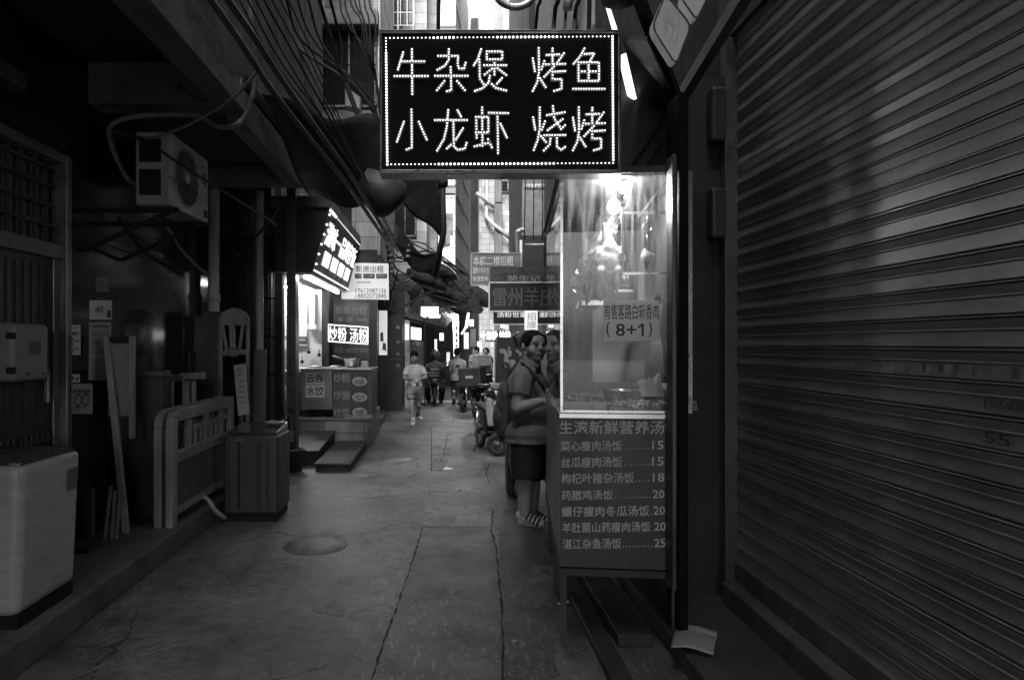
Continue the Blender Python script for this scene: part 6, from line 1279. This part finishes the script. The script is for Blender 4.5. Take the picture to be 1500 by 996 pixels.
for dz in (-.17, -.1, 0, .08): m.ell(at(738, 595, 6.1) + V((0, 0, dz)), (.078 - .02 * (dz > .05), .15, .15), None, 18, 12)
remesh(m, 'bag', bpm, .012, 3, bpk)
m = MB(); m.ell(at(731, 612, 6.08), (.06, .12, .12)); remesh(m, 'pocket', bpm, .012, 3, bpk)
MB().tube([at(748, 560, 6.0), at(757, 545, 5.88), at(763, 541, 5.84), at(762, 558, 5.79), at(752, 590, 5.92)], .014, 6).build('strap', black_cl, bpk)
tc_ = thing('trolley_bag', 'black upright bag with a grey pouch behind the legs of the stout man', 'bag', gr(752, 728))
MB().box(at(742, 0, 7.1).x, at(764, 0, 7.1).x + .06, 7.0, 7.3, .03, .62).build('bag', black_cl, tc_, bev=.04, seg=3)
m = MB(); m.ell(at(754, 662, 6.95), (.06, .1, .2)); m.ell(at(754, 676, 6.95), (.065, .1, .12)); remesh(m, 'pouch', mat('pouch_grey', .09, .7), .012, 2, tc_)
# --- woman walking towards the camera
Y = 13.7
J = dict(head=at(607, 523, Y), neck=at(607, 536, Y), shR=at(597, 540, Y), shL=at(618, 540, Y), elR=at(592, 554, Y - .1), elL=at(624, 553, Y - .1), haR=at(606, 556, Y - .3), haL=at(614, 556, Y - .32),
         hipR=at(602, 573, Y), hipL=at(612, 573, Y), knR=at(603, 595, Y - .1), knL=at(613, 593, Y - .02), anR=at(605, 615, Y - .1), anL=at(612, 608, Y + .25), toeR=at(605, 620, Y - .25), toeL=at(617, 612, Y + .12), hnR=V((0, -.7, .7)), hnL=V((0, -.7, .7)))
stripe = mat('striped_shirt', .42, .8, var=.25, st=(.01, .01, 22), scale=1.5)
wom = person('woman in a pale striped shirt and shorts walking towards the camera', J, R(-90), 1.0, .95, .01, stripe, mat('pale_shorts', .28, .8), sleeve=.75, leg_cut=.55, shoe=shoe_w, hair='tied', g=.88, fwd=V((0, -1, 0)))
MB().slab(at(609, 572, Y - .36), at(614, 571, Y - .36), at(614, 558, Y - .36), at(609, 558, Y - .36), (0, .03, 0)).build('purse', mat('purse_mix', .3, .5, var=.7, scale=15), label='small folded purse held in both hands of the walking woman', cat='purse', bev=.01)
# --- man walking away
Y = 17.8
J = dict(head=at(670, 517, Y), neck=at(670, 527, Y), shR=at(679, 531, Y), shL=at(661, 531, Y), elR=at(681, 542, Y), elL=at(659, 542, Y - .05), haR=at(679, 551, Y), haL=at(661, 553, Y + .1),
         hipR=at(674, 556, Y), hipL=at(666, 556, Y), knR=at(674, 573, Y + .05), knL=at(665, 572, Y + .1), anR=at(673, 590, Y), anL=at(665, 586, Y - .15), toeR=at(673, 593, Y + .2), toeL=at(664, 590, Y + .03), hnR=V((1, 0, .2)), hnL=V((-1, 0, .2)))
wlk = person('man in a pale vest and dark trousers walking away up the alley', J, R(90), 1.05, 1, .012, mat('pale_vest', .3, .8, bump=.4, bs=9), mat('dark_trousers', .025, .8), sleeve=.5, leg_cut=1.55, g=.95, fwd=V((0, 1, 0)))
m = MB(); c = at(677, 561, Y - .05); m.lathe([(0, -.13), (.1, -.13), (.115, -.09), (.07, .03), (.02, .13), (0, .13)], c, 14); m.build('plastic_bag', mat('bag_white', .55, .45, bump=.6, bs=14, bd=.03), label='white plastic bag carried in the right hand of the walking man', cat='bag')
# --- rider on the scooter, seen from behind
Y = 18.2
J = dict(head=at(637, 523, Y), neck=at(637, 532, Y), shR=at(648, 537, Y), shL=at(626, 537, Y), elR=at(653, 551, Y + .1), elL=at(621, 551, Y + .1), haR=at(650, 556, Y + .4), haL=at(624, 556, Y + .4),
         hipR=at(643, 566, Y), hipL=at(631, 566, Y), knR=at(648, 569, Y + .42), knL=at(626, 569, Y + .42), anR=at(646, 588, Y + .38), anL=at(628, 588, Y + .38), toeR=at(646, 591, Y + .58), toeL=at(628, 591, Y + .58))
rid = person('delivery rider in a grey printed shirt and helmet seen from behind on a scooter', J, R(90), 1.1, 1.05, .012, mat('rider_shirt', .1, .8, bump=.3, bs=9), black_cl, sleeve=1.2, leg_cut=1.8, g=1.1, fwd=V((0, 1, 0)))
m = MB(); m.ell(at(637, 520, Y), (.14, .155, .15), None, 20, 14); m.build('helmet', mat('helmet_dark', .06, .15), rid)
m = MB()
for y0, xs in ((540, range(631, 642, 2)), (545, range(627, 644, 3)), (549, range(629, 643, 3))):
    for x in xs: m.slab(at(x, y0 + 2.4, Y - .195), at(x + 1.6, y0 + 2.4, Y - .195), at(x + 1.8, y0, Y - .195), at(x + .2, y0, Y - .195), (0, -.004, 0))
m.build('print', letter_w, rid)
# --- two dim bystanders at the far end
for i, (px, Y, top, yaw) in enumerate(((697, 20.5, 508, 200), (712, 19.5, 510, 250))):
    b = 504 + 1600 / Y; h = (b - top) / 100
    q = lambda dx, t_, dy=0: at(px + dx * h, b - t_ * h, Y + dy)
    J = dict(head=q(0, 92), neck=q(0, 84), shR=q(9, 80), shL=q(-9, 80), elR=q(12, 64), elL=q(-12, 64), haR=q(11, 52), haL=q(-8, 52), hipR=q(5, 50), hipL=q(-5, 50), knR=q(5, 27), knL=q(-5, 27), anR=q(5, 4), anL=q(-5, 4), toeR=q(7, 1, -.15), toeL=q(-3, 1, -.15))
    person(['dim bystander in a pale shirt standing at the right end of the alley', 'dim bystander in dark clothes standing beside the delivery scooter'][i], J, R(yaw), 1.05, 1, .014, mat('by_shirt%d' % i, (.25, .04)[i], .8), black_cl, sleeve=.6, leg_cut=1.7, g=.95, fwd=V((0, -1, 0)))

# ================================================================== scooters
tyre = mat('tyre', .022, .8, bump=.4, bs=80); rim_m = mat('rim_grey', .12, .4, .7); plas = mat('scooter_plastic', .03, .3); chrome = mat('scooter_chrome', .6, .2, .9); pale_p = mat('scooter_pale', .45, .35); seat_m = mat('seat_black', .018, .6)
def scooter(label, loc, rz, steer=0, L=1.1, r=.2, pale=pale_p, box=False, lean=0.08, cat='scooter', group='scooters parked along the right side', headlamp=True):
    """local frame: rear wheel behind (+y), nose towards -y"""
    root = thing('parked_scooter', label, cat, (0, 0, 0), group)
    def wheel(c, ang, name):
        Rm = Matrix.Rotation(ang, 3, 'Z')
        def rot(mb):
            mb.v = [tuple(V(c) + Rm @ (V(v) - V(c))) for v in mb.v]; return mb
        t = MB(); n = 28; k = 10; o = 0
        for i in range(n):
            a = 2 * math.pi * i / n
            for j in range(k):
                b = 2 * math.pi * j / k; rr = r - .045 + .045 * math.cos(b); t.v.append((c[0] + .045 * math.sin(b), c[1] + rr * math.cos(a), c[2] + rr * math.sin(a)))
        for i in range(n):
            for j in range(k): t.f.append((i * k + j, i * k + (j + 1) % k, ((i + 1) % n) * k + (j + 1) % k, ((i + 1) % n) * k + j)); t.sm.append(True)
        w_ = rot(t).build(name, tyre, root); m = MB(); m.lathe([(r - .085, -.025), (r - .07, -.03), (r - .07, .03), (r - .085, .025)], c, 28, 'x'); m.lathe([(0, -.05), (.05, -.05), (.05, .05), (0, .05)], c, 16, 'x')
        for q in range(5): a = 2 * math.pi * q / 5; m.bar(V(c), V(c) + V((0, (r - .075) * math.cos(a), (r - .075) * math.sin(a))), .03, .03, up=(1, 0, 0))
        rot(m).build('rim', rim_m, w_); return w_
    f, b = (0, -L / 2, r), (0, L / 2, r); wheel(f, steer, 'wheel'); wheel(b, 0, 'wheel')
    Rs = Matrix.Rotation(steer, 3, 'Z'); piv = V((0, -L / 2 + .1, 0))
    def sp(x, y, z): p = V((x, y - piv.y, 0)); p = Rs @ p; return V((p.x, p.y + piv.y, z))
    top = sp(0, -L / 2 + .24, .78)
    m = MB().tube([sp(-.065, -L / 2, r), sp(-.065, -L / 2 + .1, .45)], .016).tube([sp(.065, -L / 2, r), sp(.065, -L / 2 + .1, .45)], .016).tube([sp(0, -L / 2 + .09, .42), top], .03); m.build('fork', chrome, root)
    m = MB(); n = 12; arc = lambda a, w_: sp(w_, -L / 2 + (r + .03) * math.cos(a), r + (r + .03) * math.sin(a))
    m.grid(lambda u, v: arc(R(25) + R(150) * u, -.055 + .11 * v), n, 4); m.build('mudguard', plas, root, solid=.012)
    m = MB().tube([top + sp(-.3, .05, .08) - sp(0, 0, 0), top + sp(-.12, 0, .1) - sp(0, 0, 0), top + sp(.12, 0, .1) - sp(0, 0, 0), top + sp(.3, .05, .08) - sp(0, 0, 0)], .014); m.build('handlebar', chrome, root)
    for q in ((-1, 1) if r > .225 else ()):
        e = top + sp(q * .22, .0, .1) - sp(0, 0, 0); mr_ = MB().tube([e, e + V((q * .05, .02, .17))], .006, 6).ell(e + V((q * .06, .02, .2)), (.055, .015, .04)); mr_.build('mirror', plas, root)
    def hx(x0, x1, pts):                # a tapered body panel: side outline of four points, width x0 below and x1 above
        (ya, za), (yb, zb), (yc, zc_), (yd, zd) = pts
        return MB().hexa([sp(-x0, ya, za), sp(x0, ya, za), sp(x0, yb, zb), sp(-x0, yb, zb), sp(-x1, yd, zd), sp(x1, yd, zd), sp(x1, yc, zc_), sp(-x1, yc, zc_)])
    hx(.07, .12, ((-L / 2 + .13, .42), (-L / 2 + .22, .40), (-L / 2 + .3, .84), (-L / 2 + .17, .8))).build('front_fairing', pale, root, bev=.025, seg=3)
    hx(.09, .13, ((-L / 2 + .15, .80), (-L / 2 + .3, .82), (-L / 2 + .31, .92), (-L / 2 + .2, .93))).build('headset_cover', plas, root, bev=.03, seg=3)
    if headlamp: m = MB(); m.ell(sp(0, -L / 2 + .12, .74), (.06, .03, .05)); m.build('headlight', mat('lamp_glass', .5, .1), root)
    MB().box(-.13, .13, -L / 2 + .3, L / 2 - .35, .24, .30).build('footboard', plas, root, bev=.02)
    yb, z0 = L / 2, r + .14
    MB().hexa([(-.08, yb - .42, .3), (.08, yb - .42, .3), (.07, yb + .02, z0 + .1), (-.07, yb + .02, z0 + .1), (-.12, yb - .44, .58), (.12, yb - .44, .58), (.1, yb + .2, .62), (-.1, yb + .2, .62)]).build('rear_body', plas, root, bev=.03, seg=3)
    MB().hexa([(-.11, yb - .46, .582), (.11, yb - .46, .582), (.1, yb + .12, .625), (-.1, yb + .12, .625), (-.13, yb - .44, .66), (.13, yb - .44, .66), (.12, yb + .1, .7), (-.12, yb + .1, .7)]).build('seat', seat_m, root, bev=.03, seg=3)
    MB().tube([(-.09, yb - .05, .58), (-.09, yb, r)], .025).tube([(.09, yb - .05, .58), (.09, yb, r)], .025).build('shock_absorber', chrome, root)
    m = MB().tube([(-.1, L / 2 + .0, .66), (-.1, L / 2 + .2, .68), (.1, L / 2 + .2, .68), (.1, L / 2, .66)], .012); m.build('grab_rail', chrome, root)
    MB().tube([(-.12, 0.0, .22), (-.22, .03, .0)], .012).build('stand', plas, root)
    if box:
        bx = MB().box(-.24, .24, L / 2 - .1, L / 2 + .36, .72, 1.12).build('delivery_box', mat('box_black', .03, .5), root, bev=.03); MB().box(-.08, .08, L / 2 - .105, L / 2 - .1, .9, .93).box(-.08, .08, L / 2 + .36, L / 2 + .365, .9, .95).build('print', letter_g, bx)
    root.location = loc; root.rotation_euler = (0, lean, rz); return root
def put(px, py): c = gr(px, py); return (c.x, c.y, 0)
scooter('small electric scooter with pale frame parked nearest, front wheel turned', (.66, 10.15, 0), R(14), R(58), .82, .165)
scooter('dark scooter with a black delivery box parked beyond the small pale scooter', (.92, 14.9, 0), R(160), 0, 1.2, .26, plas, True)
scooter('dark scooter parked close behind the small pale scooter', (1.15, 11.4, 0), R(25), R(20), 1.15, .22, plas)
scooter('scooter with a pale front standing between delivery box and hanging goods', (1.35, 12.9, 0), R(30), R(-15), 1.15, .22)
scooter('dark scooter with two mirrors standing behind the carton and delivery box', (1.5, 16.4, 0), R(150), 0, 1.15, .24, plas)
scooter('pale scooter half hidden between the dark scooters on the right', (.98, 12.3, 0), R(-20), R(12), 1.1, .21)
scooter('dark scooter nearest the middle of the lane beside the delivery scooter', (.62, 16.6, 0), R(165), 0, 1.15, .23, plas)
scooter('scooter ridden by the helmeted delivery rider', (-.24, 18.35, 0), R(180), 0, 1.2, .24, plas, False, 0, 'scooter', None)
c = at(700, 552, 14.9); m = MB().box(c.x - .1, c.x + .3, 14.85, 15.2, 1.13, 1.36); m.build('cardboard_box', mat('carton', .32, .7), label='pale carton standing on the black delivery box', cat='box', bev=.01)
m = MB(); m.slab((-.6, 18.6, .005), (.9, 18.6, .005), (.9, 19.3, .005), (-.6, 19.3, .005), (0, 0, .004)); m.build('light_patch', mat('light_patch_pale', .6, .5, dirt=.3), label='pale strip of painted light across the alley behind the rider', cat='light patch')  # thin pale sheet paints a pool of light on the ground
